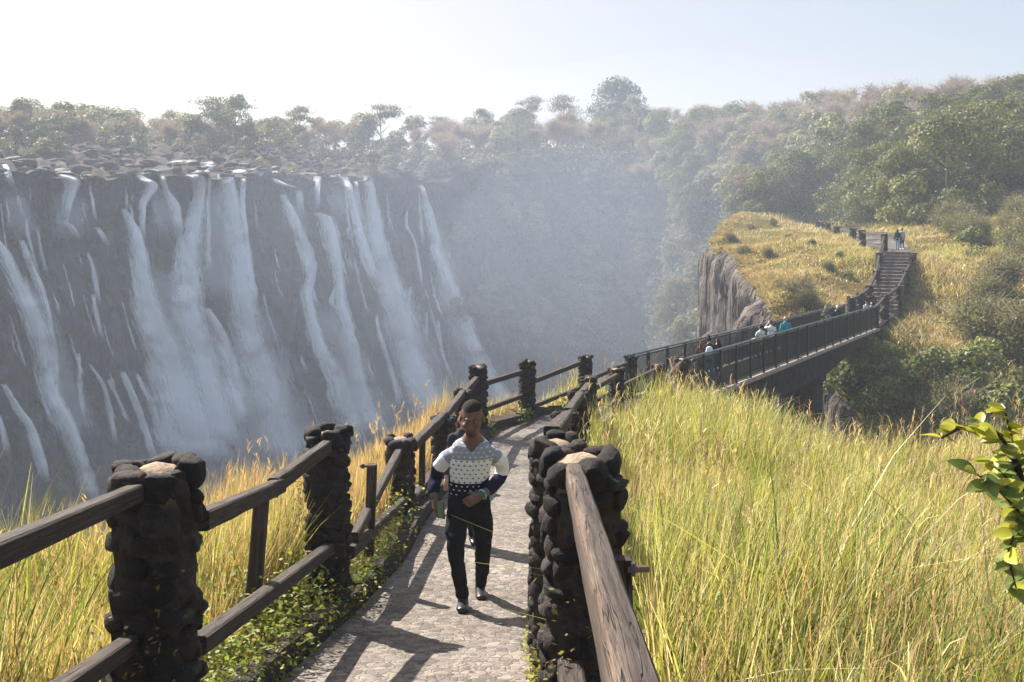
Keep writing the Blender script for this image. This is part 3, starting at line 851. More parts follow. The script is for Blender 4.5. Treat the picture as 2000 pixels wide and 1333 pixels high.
bridge = empty("footbridge", BA, "long steel railed footbridge on a dark concrete beam crossing the ravine", "footbridge")
g = Geo(); g.box(bp(BL / 2, 0, -0.09) - BA, (BL + 1.0, 2 * HW - 0.06, 0.18), BT)
link("deck", g.mesh("deck"), M_concrete, bridge)
for sd in (-1, 1):
    g = Geo(); n = 19
    for i in range(n):
        t0, t1 = BL * i / n, BL * (i + 1) / n
        g.box(bp((t0 + t1) / 2, sd * (HW + 0.06), -0.06) - BA, (t1 - t0 - 0.05, 0.22, 0.10), BT)
    link("edge_slab", g.mesh("edge_slab"), M_slab, bridge)
    g = Geo(); n = 40; vs = []
    for i in range(n + 1):
        t = BL * i / n; dep = np.interp(t, [0, 6, 12, 18, 22, 27, BL], [0.75, 0.85, 1.0, 1.0, 0.62, 0.35, 0.3])
        for (s, z) in ((sd * 0.72, -0.185), (sd * 0.42, -0.185), (sd * 0.42, -0.185 - dep), (sd * 0.72, -0.185 - dep)): vs.append(bp(t, s, z) - BA)
    fs = [(i * 4 + j, i * 4 + (j + 1) % 4, i * 4 + 4 + (j + 1) % 4, i * 4 + 4 + j) for i in range(n) for j in range(4)] + [(3, 2, 1, 0), (n * 4, n * 4 + 1, n * 4 + 2, n * 4 + 3)]
    g.add(vs, fs); link("beam", g.mesh("beam"), M_concrete, bridge)
g = Geo(); g.box(bp(16.4, 0, -8.2) - BA, (1.7, 1.35, 14.0), BT); g.box(bp(16.4, 0, -1.28) - BA, (2.1, 1.6, 0.22), BT)
link("pier", g.mesh("pier"), M_concrete, bridge)
g = Geo(); g.box(bp(BL + 0.9, 0, -2.3) - BA, (1.6, 2.1, 4.2), BT); link("abutment", g.mesh("abutment"), M_concrete, bridge)
for sd in (-1, 1):
    rl = link("railing", (lambda gg: (gg.tube([bp(0.0, sd * HW, 1.18) - BA, bp(BL, sd * HW, 1.18) - BA], 0.035, 8), gg.mesh("railing"))[1])(Geo()), M_railtop, bridge)
    g = Geo()
    g.box(bp(BL / 2, sd * HW, 0.10) - BA, (BL, 0.05, 0.05), BT); g.box(bp(BL / 2, sd * HW, 1.10) - BA, (BL, 0.035, 0.04), BT)
    nb = int(BL / 0.068)
    for i in range(nb):
        g.box(bp((i + .5) * BL / nb, sd * HW, 0.6) - BA, (0.013, 0.013, 0.96), BT)
    link("bar_panel", g.mesh("bar_panel"), M_metal, rl)
    for i in range(20):
        gg = Geo(); gg.box(bp(BL * i / 19, sd * (HW + 0.035), 0.55) - BA, (0.085, 0.06, 1.24), BT)
        link("post", gg.mesh("post"), M_metal, rl)

# ------------------------------------------------------------------ steps, upper path, their fence
SA, SB = Vector((21.9, 59.2, -5.2)), Vector((27.1, 70.0, -1.9)); ST = (SB - SA); SN = 17
SD = Vector((ST.x, ST.y, 0)).normalized(); SS = Vector((SD.y, -SD.x, 0)); run = Vector((ST.x, ST.y, 0)).length / SN; rise = ST.z / SN
stairs = empty("stone_staircase", SA, "straight flight of dark stone steps climbing the grassy hill beyond the footbridge", "staircase")
for i in range(SN):
    g = Geo(); c = SA + SD * run * (i + .5)
    g.box(c - SA + Vector((0, 0, rise * (i + .5) - 0.3)), (run + 0.03, 1.75, rise + 0.6), SD)
    g.box(c - SA + Vector((0, 0, rise * (i + 1) + 0.008)) - SD * 0.03, (run + 0.02, 1.80, 0.03), SD)
    link("step", g.mesh("step"), M_step, stairs)
ramp_l = [(BB + BS * -0.85), SA - SS * 0.9]; ramp_r = [(BB + BS * 0.85), SA + SS * 0.9]


def z_ramp(x, y):
    return np.interp(y, [52.8, 59.3], [-5.42, -5.18])


ribbon("bridge_approach", [tuple(p[:2]) for p in ramp_l], [tuple(p[:2]) for p in ramp_r], z_ramp, M_step, 0.4, 5)
UP_L = [(26.3, 70.1), (27.0, 74), (28.2, 80.4), (30.4, 88), (33.0, 100), (34.9, 108), (36.4, 113), (38.4, 118)]
UP_R = [(28.0, 69.7), (31.0, 76), (32.0, 80.5), (33.3, 87), (35.6, 99), (37.3, 107), (38.8, 112), (40.4, 116)]
ribbon("upper_path", UP_L, UP_R, lambda x, y: np.vectorize(lambda a, b: drop(a, b, BV_H))(x, y), M_paving, 0.6, 8, 0.09)

FAR_P = [  # u, v top, v base, distance
    (1663, 580, 608, 54.0, "gorge side boulder pillar at the far end of the footbridge"), (1680, 573, 597, 56.5, "boulder pillar just past the bridge behind the gathered visitors"),
    (1698, 558, 578, 60.0, "boulder pillar at the foot of the stair, left side"), (1712, 527, 551, 64.2, "boulder pillar halfway up the left side of the stair"),
    (1717, 494, 520, 67.5, "boulder pillar near the top of the stair's left side"), (1727, 457, 493, 71.0, "tall boulder pillar at the head of the stair, left side"),
    (1708, 598, 632, 52.5, "grass side boulder pillar at the far end of the footbridge"), (1728, 576, 606, 56.0, "boulder pillar right of the gathered visitors below the stair"),
    (1754, 557, 582, 60.5, "boulder pillar low on the right side of the stair"), (1769, 528, 552, 64.8, "boulder pillar halfway up the right side of the stair"),
    (1783, 494, 510, 70.0, "boulder pillar beside the top step, right side"),
    (1684, 450, 480, 80.0, "boulder pillar on the upper path, first to the left of the stair head"), (1666, 446, 469, 88.0, "boulder pillar on the upper path, second from the stair head"),
    (1634, 443, 462, 100.0, "boulder pillar on the upper path, third from the stair head"), (1617, 436, 458, 106.0, "boulder pillar in the tight row where the upper path bends"),
    (1609, 434, 454, 110.0, "boulder pillar behind the tight row at the upper bend"), (1598, 428, 449, 115.0, "boulder pillar at the left end of the upper path row"),
]
FP = []
for i, (u, vt, vb, Y, lab) in enumerate(FAR_P):
    p = P(u, vt, Y); h = (vb - vt) / F * Y
    z0 = drop(p.x, p.y, BV_H); hh = max(h, p.z - z0)
    pillar(p.x, p.y, p.z, hh, 0.5 if Y < 75 else 0.62, 300 + i, ICO1, lab, "boulder pillars beyond the footbridge"); FP.append(p)


def frail(i, j, lab, dz=-0.15, both=False):
    a, b = FP[i] + Vector((0, 0, dz)), FP[j] + Vector((0, 0, dz)); ps = [(TR, a, b, 0.13, 0.13)]
    if both: ps.append((BR, a - Vector((0, 0, .5)), b - Vector((0, 0, .5)), 0.12, 0.11))
    bay(lab, ps, "timber rails beyond the footbridge")


frail(0, 1, "timber rail off the far gorge corner of the footbridge", both=True); frail(1, 2, "timber rail behind the gathered visitors", both=True)
frail(2, 3, "timber rail up the lower left side of the stair", both=True); frail(3, 4, "timber rail up the middle left side of the stair", both=True); frail(4, 5, "timber rail up to the head of the stair, left side", both=True)
frail(6, 7, "timber rail off the far grass corner of the footbridge", both=True); frail(7, 8, "timber rail up to the low right stair pillar", both=True)
frail(8, 9, "timber rail up the middle right side of the stair", both=True); frail(9, 10, "timber rail up to the top right of the stair", both=True)
frail(5, 11, "timber rail across the left of the stair head"); frail(14, 15, "timber rail in the tight row at the upper bend"); frail(15, 16, "timber rail at the left end of the upper path row")
for k, (u0, v0, u1, v1, Y0, Y1) in enumerate([(1590, 431, 1573, 426, 120, 126), (1574, 427, 1556, 422, 125, 131)]):
    a, b = P(u0, v0 - 5, Y0), P(u1, v1 - 5, Y1)
    bay(("farthest timber rail fence fading into the mist on the upper path", "timber rail fence just before the mist on the upper path")[1 - k], [(TR, a, b, .14, .14), (BR, a - Vector((0, 0, .45)), b - Vector((0, 0, .45)), .12, .12),
        ("post", a - Vector((0, 0, 1.0)), a + Vector((0, 0, .25)), .25, .25), ("post", b - Vector((0, 0, 1.0)), b + Vector((0, 0, .25)), .25, .25)], "timber rails beyond the footbridge")
# ------------------------------------------------------------------ people
def limb(g, pts, rad, n=14, ref=(1, 0, 0), col=(1, 1, 1)):
    """closed tapered tube; rad = list of r or (r side, r front)"""
    pts = [Vector(p) for p in pts]; rad = [r if isinstance(r, tuple) else (r, r) for r in rad]
    a, b = pts[0], pts[-1]; ta = (pts[0] - pts[1]).normalized(); tb = (pts[-1] - pts[-2]).normalized()
    ra, rb = min(rad[0]), min(rad[-1])
    P_ = [a + ta * ra * .75] + [a + ta * ra * .45] + pts + [b + tb * rb * .45, b + tb * rb * .75]
    sc = lambda r, k: (r[0] * k, r[1] * k)
    R_ = [sc(rad[0], .35), sc(rad[0], .78)] + rad + [sc(rad[-1], .78), sc(rad[-1], .35)]
    vs = []
    for i, p in enumerate(P_):
        T = (P_[min(i + 1, len(P_) - 1)] - P_[max(i - 1, 0)]).normalized()
        X = Vector(ref) - T * T.dot(Vector(ref)); X = X.normalized() if X.length > .2 else T.orthogonal().normalized(); Yv = T.cross(X)
        for k in range(n):
            t = 2 * math.pi * k / n; vs.append(p + X * math.cos(t) * R_[i][0] + Yv * math.sin(t) * R_[i][1])
    m = len(P_)
    fs = [(i * n + k, i * n + (k + 1) % n, (i + 1) * n + (k + 1) % n, (i + 1) * n + k) for i in range(m - 1) for k in range(n)]
    fs += [tuple(range(n - 1, -1, -1)), tuple((m - 1) * n + k for k in range(n))]
    g.add(vs, fs, col)


def curve_limb(g, pts, rad, sub=4, **kw):
    """the same with points smoothed through a spline so joints bend softly"""
    pts = [Vector(p) for p in pts]; rad = [r if isinstance(r, tuple) else (r, r) for r in rad]; Q, R_ = [], []
    for i in range(len(pts) - 1):
        p0, p1, p2, p3 = pts[max(i - 1, 0)], pts[i], pts[i + 1], pts[min(i + 2, len(pts) - 1)]
        for k in range(sub):
            t = k / sub; a = 0.5 * (2 * p1 + (p2 - p0) * t + (2 * p0 - 5 * p1 + 4 * p2 - p3) * t * t + (3 * p1 - p0 - 3 * p2 + p3) * t ** 3)
            s = t * t * (3 - 2 * t); Q.append(a); R_.append((rad[i][0] * (1 - s) + rad[i + 1][0] * s, rad[i][1] * (1 - s) + rad[i + 1][1] * s))
    Q.append(pts[-1]); R_.append(rad[-1]); limb(g, Q, R_, **kw)


def ball(g, c, r, col=(1, 1, 1), ico=None):
    V = (ico or ICO2)[0] * np.array(r) + np.array(tuple(c)); g.add([Vector(v) for v in V], [tuple(f) for f in (ico or ICO2)[1]], col)


def remesh(g, voxel, smooth=4, wob=0.0, wfreq=9):
    me = g.mesh("tmp"); o = bpy.data.objects.new("tmp", me); COL.objects.link(o)
    md = o.modifiers.new("r", "REMESH"); md.mode = "VOXEL"; md.voxel_size = voxel
    if smooth: ms = o.modifiers.new("s", "SMOOTH"); ms.iterations = smooth; ms.factor = .5
    dg = bpy.context.evaluated_depsgraph_get(); out = bpy.data.meshes.new_from_object(o.evaluated_get(dg))
    bpy.data.objects.remove(o); bpy.data.meshes.remove(me)
    out.polygons.foreach_set("use_smooth", np.ones(len(out.polygons), bool))
    if wob:
        n = len(out.vertices); co = np.empty(n * 3, np.float32); nr = np.empty(n * 3, np.float32)
        out.vertices.foreach_get("co", co); out.vertices.foreach_get("normal", nr); co, nr = co.reshape(-1, 3), nr.reshape(-1, 3)
        d = np.array([noise.noise((x * wfreq, y * wfreq, z * wfreq * 1.6)) + .5 * noise.noise((x * wfreq * 2.2, y * wfreq * 2.2, z * wfreq * 3)) for x, y, z in co.tolist()])
        out.vertices.foreach_set("co", (co + nr * (wob * d)[:, None]).astype(np.float32).ravel()); out.update()
    return out


def paint(me, fn):
    a = me.attributes.get("col") or me.attributes.new("col", "FLOAT_COLOR", "POINT")
    n = len(me.vertices); co = np.empty(n * 3, np.float32); me.vertices.foreach_get("co", co); co = co.reshape(-1, 3)
    c = np.ones((n, 4), np.float32); c[:, :3] = fn(co); a.data.foreach_set("color", c.ravel()); return me


def hand(g, wrist, f, back, thumb, curl, s=1.0, n=8):
    """palm, four bent fingers of different length, thumb from the side of the palm"""
    f = Vector(f).normalized(); back = Vector(back); back = (back - f * back.dot(f)).normalized(); side = f.cross(back) * thumb
    w = Vector(wrist); ref = tuple(side)
    limb(g, [w - f * .01 * s, w + f * .035 * s, w + f * .085 * s], [(.027 * s, .019 * s), (.038 * s, .019 * s), (.041 * s, .015 * s)], n=10, ref=ref)
    for k, (o, L) in enumerate(zip((.032, .011, -.011, -.031), (.066, .076, .071, .056))):
        p = w + f * .084 * s + side * o * s; d = f.copy(); pts = [p - f * .012 * s, p]
        for j, q in enumerate((.45, .32, .23)):
            d = (Matrix.Rotation(curl * (.8 + .12 * k), 3, side * thumb) @ d).normalized() if True else d
            if (d.dot(back) > 0.02 and curl > 0): d = d - back * 2 * d.dot(back)
            p = p + d * L * q * s; pts.append(p)
        limb(g, pts, [.0092 * s] * 2 + [.0088 * s, .008 * s, .007 * s], n=n, ref=ref)
    p = w + f * .022 * s + side * .032 * s; d = (f * .72 + side * .62 - back * .25).normalized(); p1 = p + d * .036 * s
    d2 = (f * .9 + side * .12 - back * .45).normalized(); limb(g, [p - side * .012 * s, p, p1, p1 + d2 * .03 * s], [.012 * s, .0125 * s, .0105 * s, .009 * s], n=n, ref=ref)


def head(g, c, s=1.0, fwd=(0, -1, 0)):
    """skull, jaw, brow, nose, lips, ears; c = centre of the skull; returns axes"""
    f = Vector(fwd).normalized(); x = Vector((0, 0, 1)).cross(f).normalized() * -1; u = x.cross(f) if x.cross(f).z > 0 else f.cross(x); c = Vector(c)
    M = Matrix((x, f, u)).transposed()

    def el(o, r, k=ICO2):
        V = k[0] * np.array(r) * s; V = np.array([tuple(c + M @ (Vector(v) + Vector(o) * s)) for v in V]); g.add([Vector(v) for v in V], [tuple(t) for t in k[1]])
    el((0, -.012, .028), (.077, .098, .092)); el((0, .018, -.035), (.064, .078, .085)); el((0, .062, -.098), (.032, .026, .026)); el((0, .045, -.08), (.050, .042, .036))
    el((0, .082, .026), (.050, .016, .014), ICO1); el((0, .094, -.012), (.012, .018, .032), ICO1); el((0, .103, -.032), (.021, .015, .012), ICO1)
    el((0, .088, -.066), (.027, .014, .009), ICO1); el((0, .085, -.078), (.023, .014, .009), ICO1)
    for sx in (-1, 1): el((sx * .079, -.005, -.012), (.010, .022, .034), ICO1); el((sx * .042, .062, -.028), (.026, .026, .026), ICO1)
    return c, M


def eyes(root, c, M, s):
    for sx in (-1, 1):
        g = Geo(); e = c + M @ (Vector((sx * .031, .0775, .004)) * s); ball(g, e, (.0095 * s,) * 3, (.20, .17, .15), ICO1); ball(g, e + M @ Vector((0, .0065 * s, -.001)), (.0056 * s,) * 3, (.01, .008, .006), ICO1)
        link("eye", g.mesh("eye", True), M_phone, root)


def shade(col, amt=.12):
    return lambda co: np.array(col)[None] * (1 + amt * fbm(co[:, 0] * 9 + 3, co[:, 2] * 9 + co[:, 1] * 5, 1, 3, 4)[:, None] * 2)


# ---- the man walking up the path
MY = 8.4
mroot = P(918, 1182, MY); mroot.z = float(zpath(MY))
man = empty("person", mroot, "man in a grey, white and navy dotted shirt and black trousers walking up the path", "person")


def q(u, v, dy=0.0): return P(u, v, MY + dy) - mroot


HS = 1.2
hc = q(922, 816, -.24)
ARM = {"R": [q(889, 884, -.06), q(872, 896, -.04), q(858, 914, 0.0), q(850, 938, .02), q(847, 956, -.06), q(848, 972, -.11)],
       "L": [q(956, 884, -.06), q(971, 896, -.03), q(980, 908, .02), q(977, 932, .02), q(959, 953, -.12), q(938, 969, -.22)]}
AR = [.050, .050, .047, .044, .038, .030]
LEG = {"R": ([q(897, 978, -.02), q(892, 1025, -.13), q(890, 1078, -.24), q(895, 1112, -.21), q(903, 1158, -.16), q(904, 1172, -.15)], q(903, 1192, -.36), q(905, 1179, -.08)),
       "L": ([q(935, 978, .02), q(942, 1025, .07), q(943, 1076, .13), q(942, 1108, .25), q(939, 1136, .36), q(938, 1146, .38)], q(941, 1168, .14), q(937, 1152, .44))}
g = Geo()
hcc, hM = head(g, hc, HS, (-.05, -1, -.30))
limb(g, [q(924, 872, -.10), q(923, 855, -.13), q(922, 832, -.17)], [(.075, .07), (.060, .06), (.056, .058)])
TOR = [(1000, 915, .0, .105, .075), (975, 915, 0, .142, .092), (945, 916, -.02, .150, .10), (910, 918, -.06, .158, .108), (885, 921, -.09, .168, .112), (870, 922, -.09, .150, .095), (862, 923, -.09, .118, .08), (855, 923, -.1, .085, .07)]
limb(g, [q(u, v, d) for v, u, d, a, b in TOR], [(a, b) for v, u, d, a, b in TOR], n=20)
for k in "RL":
    curve_limb(g, ARM[k], AR); L_, toe, heel = LEG[k]; curve_limb(g, L_, [.072, .072, .054, .050, .040, .038]); limb(g, [heel, (heel + toe) / 2, toe], [.035, (.042, .03), (.038, .022)])
hand(g, ARM["R"][-1], (.10, -.18, -1), (-.85, -.5, 0), -1, .42, 1.08)
hand(g, ARM["L"][-1], (-.90, -.15, -.42), (.1, -.95, .35), 1, 1.0, 1.08)
bm_ = remesh(g, .0065, 2)
SK = np.array([.15, .080, .052])


def skin_col(co):
    c = np.tile(SK[None], (len(co), 1)) * (1 + .25 * fbm(co[:, 0] * 14, co[:, 2] * 14, 1, 3, 2)[:, None])
    loc = (co - np.array(tuple(hcc))) @ np.array(hM) / HS
    lip = (np.abs(loc[:, 0]) < .028) & (loc[:, 2] < -.056) & (loc[:, 2] > -.088) & (loc[:, 1] > .07); c[lip] = (.075, .03, .025)
    mo = (np.abs(loc[:, 0]) < .026) & (np.abs(loc[:, 2] + .0715) < .004) & (loc[:, 1] > .07); c[mo] = (.012, .007, .006)
    br = (np.abs(np.abs(loc[:, 0]) - .032) < .02) & (np.abs(loc[:, 2] - .028 - .004) < .0045) & (loc[:, 1] > .06); c[br] *= .55
    bd = (loc[:, 2] < -.085) & (loc[:, 1] > .03) & (loc[:, 2] > -.14); c[bd] *= .45
    return c


link("body", paint(bm_, skin_col), M_skin, man)
eyes(man, hcc, hM, HS)
g = Geo()      # close cropped hair
V = ICO3[0]; V = V[:, :] * np.array((.0775, .0985, .0925)) * HS; keep = lambda f: all(ICO3[0][i][2] > (.42 if ICO3[0][i][1] > .1 else -.25 + .4 * ICO3[0][i][1]) for i in f)
g.add([hcc + hM @ (Vector(v) + Vector((0, -.012, .028)) * HS) for v in V], [tuple(f) for f in ICO3[1] if keep(f)]); mh = g.mesh("hair", True)
link("hair", paint(mh, shade((.030, .021, .018), .3)), M_cloth, man)
# trousers
g = Geo()
limb(g, [q(917, 950, -.02), q(915, 975, 0), q(915, 1003, 0)], [(.158, .112), (.168, .118), (.125, .10)], n=20)
for k in "RL": curve_limb(g, LEG[k][0][:-1] + [LEG[k][0][-1] + Vector((0, 0, .03))], [.098, .093, .070, .062, .052, .050])
tm = remesh(g, .009, 5, .009, 10); link("trousers", paint(tm, shade((.012, .0115, .012), .4)), M_cloth, man)
# shirt, painted band by band as it is knitted
g = Geo()
ST_ = [(972, 916, 0, .176, .122)] + [(v, u, d, a + .013, b + .013) for v, u, d, a, b in TOR[2:7]] + [(857, 923, -.1, .09, .074)]
limb(g, [q(u, v, d) for v, u, d, a, b in ST_], [(a, b) for v, u, d, a, b in ST_], n=24)
for k in "RL": curve_limb(g, ARM[k][:5] + [ARM[k][4].lerp(ARM[k][5], .25)], [r + .012 for r in (.050, .052, .049, .045, .040, .036)])
sm = remesh(g, .0042, 8, .006, 11)
zV, xV, yV = q(922, 873, 0).z, q(922, 870, -.15).x, q(922, 870, -.10).y      # open V neck
bv = bmesh.new(); bv.from_mesh(sm); bmesh.ops.delete(bv, geom=[v for v in bv.verts if v.co.z > zV and v.co.y < yV and abs(v.co.x - xV) < (v.co.z - zV) * .95], context="VERTS"); bv.to_mesh(sm); bv.free()


def shirt_col(co):
    z1, z2 = q(920, 893, -.08).z, q(918, 940, -.05).z; zt = q(920, 858, -.1).z
    GREY, WHITE, NAVY = np.array([.30, .31, .345]), np.array([.78, .78, .78]), np.array([.012, .011, .032])
    x, y, z = co.T; c = np.where((z > z1)[:, None], GREY, np.where((z > z2)[:, None], WHITE, NAVY)).astype(float)
    row = np.floor((zt - z) / .037); fr = (zt - z) / .037 - row; cx = (x - q(920, 900).x) / .047 + .5 * (row % 2) ; fx = cx - np.floor(cx)
    dot = (np.abs(fr - .5) < .14) & (np.abs(fx - .5) < .17)
    c[dot & (z > z1)] = .62; c[dot & (z <= z1) & (z > z2)] = .03; c[dot & (z <= z2) & (z > q(918, 965).z)] = .7
    hemline = z < q(918, 962).z; c[hemline] = NAVY
    for k, (t1, t2) in (("R", (.085, .205)), ("L", (.085, .26))):
        A = np.array([tuple(p) for p in ARM[k]]); best = np.full(len(co), 9.0); tt = np.zeros(len(co)); acc = 0
        for a, b in zip(A[:-1], A[1:]):
            e = b - a; l2 = e @ e; t = np.clip(((co - a) @ e) / l2, 0, 1); d = np.linalg.norm(co - a - t[:, None] * e, axis=1); m = d < best
            best[m] = d[m]; tt[m] = acc + t[m] * math.sqrt(l2); acc += math.sqrt(l2)
        inside = np.abs(x - q(921, 900).x) < .176
        arm = (best < .078) & (tt > .03) & ~(inside & (tt < .16))
        if k == "L": arm |= (best < .060) & (tt > .26)
        c[arm] = np.where((tt < t1)[:, None], GREY, np.where((tt < t2)[:, None], WHITE, NAVY))[arm]
    # neckline
    return c


link("shirt", paint(sm, shirt_col), M_cloth, man)
for k in "RL":
    L_, toe, heel = LEG[k]; g = Geo(); mid = (heel + toe) / 2
    limb(g, [heel + Vector((0, .0, .01)), mid, mid.lerp(toe, .6), toe], [(.046, .048), (.050, .045), (.054, .038), (.046, .026)], n=14); limb(g, [L_[-1] + Vector((0, 0, .03)), (heel + mid) / 2 + Vector((0, 0, .02))], [.046, .045])
    sh = remesh(g, .009, 2); g2 = Geo(); link("shoe", paint(sh, shade((.016, .017, .02), .2)), M_shoe, man)
g = Geo(); a, b = ARM["L"][-2].lerp(ARM["L"][-1], .80), ARM["L"][-1]; T = (b - a).normalized(); A1 = T.orthogonal().normalized(); B1 = T.cross(A1)
g.tube([a + (A1 * math.cos(t) + B1 * math.sin(t)) * .038 for t in np.linspace(0, 2 * math.pi, 25)], .0085, 6, (.10, .55, .58)); link("wristband", g.mesh("wristband", True), M_phone, man)
# the phone in his right hand
g = Geo(); g.box((0, 0, 0), (.072, .010, .145), (.75, -.6, 0), (.25, -.05, -1), (.02, .03, .022)); g.box(Vector((.58, .72, 0)) * .0062 * -1, (.062, .003, .132), (.75, -.6, 0), (.25, -.05, -1), (.16, .26, .13))
ph = link("phone", g.mesh("phone"), M_phone); ph.location = mroot + q(861, 996, -.18); tag(ph, "green backed phone held low in the walking man's right hand", "phone")


# ---- everyone further off
def person(x, y, z, H, rz, label, shirt, legs, hair, skin=(.42, .26, .18), hairstyle="short", arms=("down", "down"), group=None, sleeves=True, lean=0.0, shorts=False, girl=False, vox=.018, shoe=(.03, .03, .035), cap=None):
    s = H / 1.72; root = empty("person", (x, y, z), label, "person", group, rz); k = .9 if girl else 1.0
    v = lambda a, b, c: Vector((a, b - lean * max(0, c - .85), c)) * s
    AP = {"down": (.225, .02, 1.10, .235, -.06, .86), "bent": (.235, .03, 1.10, .11, -.24, 1.12), "photo": (.27, -.16, 1.33, .10, -.24, 1.56), "rail": (.235, -.06, 1.12, .20, -.34, 1.06), "hip": (.31, .06, 1.13, .18, -.02, .97)}
    g = Geo(); hc_, M_ = head(g, v(0, -.02, 1.585), .98 * s)
    T_ = [(.84, .135, .095), (.95, .165, .11), (1.08, .138 * k, .095), (1.25, .162 * k, .108), (1.36, .165 * k, .095), (1.42, .11, .075)]
    limb(g, [v(0, 0, c) for c, a, b in T_], [(a * s, b * s) for c, a, b in T_], n=14); limb(g, [v(0, 0, 1.40), v(0, -.01, 1.52)], [.058 * s, .05 * s], n=10)
    A_ = []
    for sx, ps in zip((-1, 1), arms):
        a = AP[ps]; ch = [v(sx * .165 * k, 0, 1.365), v(sx * a[0] * k, a[1], a[2]), v(sx * a[3], a[4], a[5])]; A_.append((sx, ch, ps)); curve_limb(g, ch, [.052 * s, .042 * s, .029 * s], 4, n=10)
    LG = []
    for sx in (-1, 1):
        ch = [v(sx * .085, 0, .92), v(sx * .095, -.03 - .02 * sx, .49), v(sx * .10, .02 - .03 * sx, .085)]; LG.append(ch); curve_limb(g, ch, [.085 * s, .058 * s, .040 * s], 4, n=10)
        limb(g, [ch[2] + Vector((0, .035, -.035)) * s, ch[2] + Vector((sx * .01, -.13, -.055)) * s], [.036 * s, (.038 * s, .025 * s)], n=10)
    b = remesh(g, vox * s, 2); gh = Geo()
    for sx, ch, ps in A_:
        d = (ch[2] - ch[1]).normalized(); hand(gh, ch[2], d, (sx * .8, -.6, .2) if ps == "down" else (0, .3, 1), -sx if ps == "down" else sx, .35, s, 6)
    bmx = bmesh.new(); bmx.from_mesh(b); hm = gh.mesh("h", True); bmx.from_mesh(hm); bmx.to_mesh(b); bmx.free(); bpy.data.meshes.remove(hm)
    b.polygons.foreach_set("use_smooth", np.ones(len(b.polygons), bool)); b.name = "body"; link("body", paint(b, shade(skin, .08)), M_skin, root)
    eyes(root, hc_, M_, .98 * s)
    g = Geo(); T2 = [(.86, .172, .125), (1.0, .165 * k, .118), (1.10, .155 * k, .112), (1.25, .178 * k, .122), (1.36, .178 * k, .108), (1.425, .105, .085)]
    limb(g, [v(0, 0, c) for c, a, bb in T2], [(a * s, bb * s) for c, a, bb in T2], n=14)
    for sx, ch, ps in A_:
        if sleeves: curve_limb(g, ch[:2] + [ch[1].lerp(ch[2], .85)], [.066 * s, .054 * s, .042 * s], 4, n=10)
        else: limb(g, [ch[0], ch[0].lerp(ch[1], .62)], [.066 * s, .062 * s], n=10)
    link("shirt", paint(remesh(g, .02 * s, 3, .012), shirt if callable(shirt) else shade(shirt, .25)), M_cloth, root)
    g = Geo(); limb(g, [v(0, 0, .98), v(0, 0, .86)], [(.168 * s, .12 * s), (.165 * s, .12 * s)], n=14)
    for ch in LG:
        if shorts: limb(g, [ch[0], ch[1] + Vector((0, 0, .02))], [.10 * s, .085 * s], n=10)
        else: curve_limb(g, ch[:2] + [ch[2] + Vector((0, 0, .02))], [.098 * s, .072 * s, .056 * s], 4, n=10)
    link("trousers", paint(remesh(g, .02 * s, 3, .010), shade(legs, .3)), M_cloth, root)
    for sx, ch in zip((-1, 1), LG):
        g = Geo(); limb(g, [ch[2] + Vector((0, .04, -.035)) * s, ch[2] + Vector((sx * .01, -.14, -.05)) * s], [.044 * s, (.046 * s, .032 * s)], n=10, col=shoe); link("shoe", g.mesh("shoe", True), M_shoe, root)
    g = Geo()
    if hairstyle != "bald":
        V = ICO2[0] * np.array((.086, .108, .100)) * s
        g.add([hc_ + M_ @ (Vector(p) + Vector((0, -.014, .03)) * s) for p in V], [tuple(f) for f in ICO2[1] if all(ICO2[0][i][2] > (.30 if ICO2[0][i][1] > .05 else -.55) for i in f)])
        if hairstyle == "long": limb(g, [hc_ + M_ @ (Vector(p) * s) for p in ((0, -.06, .02), (0, -.095, -.08), (.01, -.115, -.22), (.015, -.10, -.34))], [(.085 * s, .05 * s), (.095 * s, .05 * s), (.08 * s, .04 * s), (.04 * s, .025 * s)], n=12)
        if hairstyle == "bun": ball(g, hc_ + M_ @ (Vector((0, -.05, .145)) * s), (.055 * s,) * 3, ico=ICO1)
        if hairstyle == "tail": limb(g, [hc_ + M_ @ (Vector(p) * s) for p in ((0, -.10, .05), (0, -.15, -.02), (0, -.14, -.16))], [.03 * s, .034 * s, .015 * s], n=8)
        link("hair", paint(g.mesh("hair", True), shade(hair, .3)), M_cloth, root)
    if cap:
        g = Geo(); V = ICO2[0] * np.array((.090, .112, .098)) * s
        g.add([hc_ + M_ @ (Vector(p) + Vector((0, -.012, .036)) * s) for p in V], [tuple(f) for f in ICO2[1] if all(ICO2[0][i][2] > .12 for i in f)], cap)
        limb(g, [hc_ + M_ @ (Vector((0, .06, .055)) * s), hc_ + M_ @ (Vector((0, .16, .04)) * s)], [(.075 * s, .008 * s), (.055 * s, .006 * s)], n=10, ref=(1, 0, 0), col=cap); link("cap", g.mesh("cap", True), M_cloth, root)
    return root


def on_bridge(u, head_v, lab, **kw):
    k = (u - 1000) / F; t = (BA.x - k * BA.y) / (k * BT.y - BT.x); side = kw.pop("side", 0.0)
    c = BA + BT * t
    for _ in range(6):                                   # step sideways on the deck, still under column u
        d = BS * side; t = ((BA.x + d.x) - k * (BA.y + d.y)) / (k * BT.y - BT.x)
    p = BA + BT * t + BS * side; H = (-(head_v - VH) / F * p.y) - p.z
    return person(p.x, p.y, p.z + .005, H, kw.pop("rz", 3.1), lab, **kw)


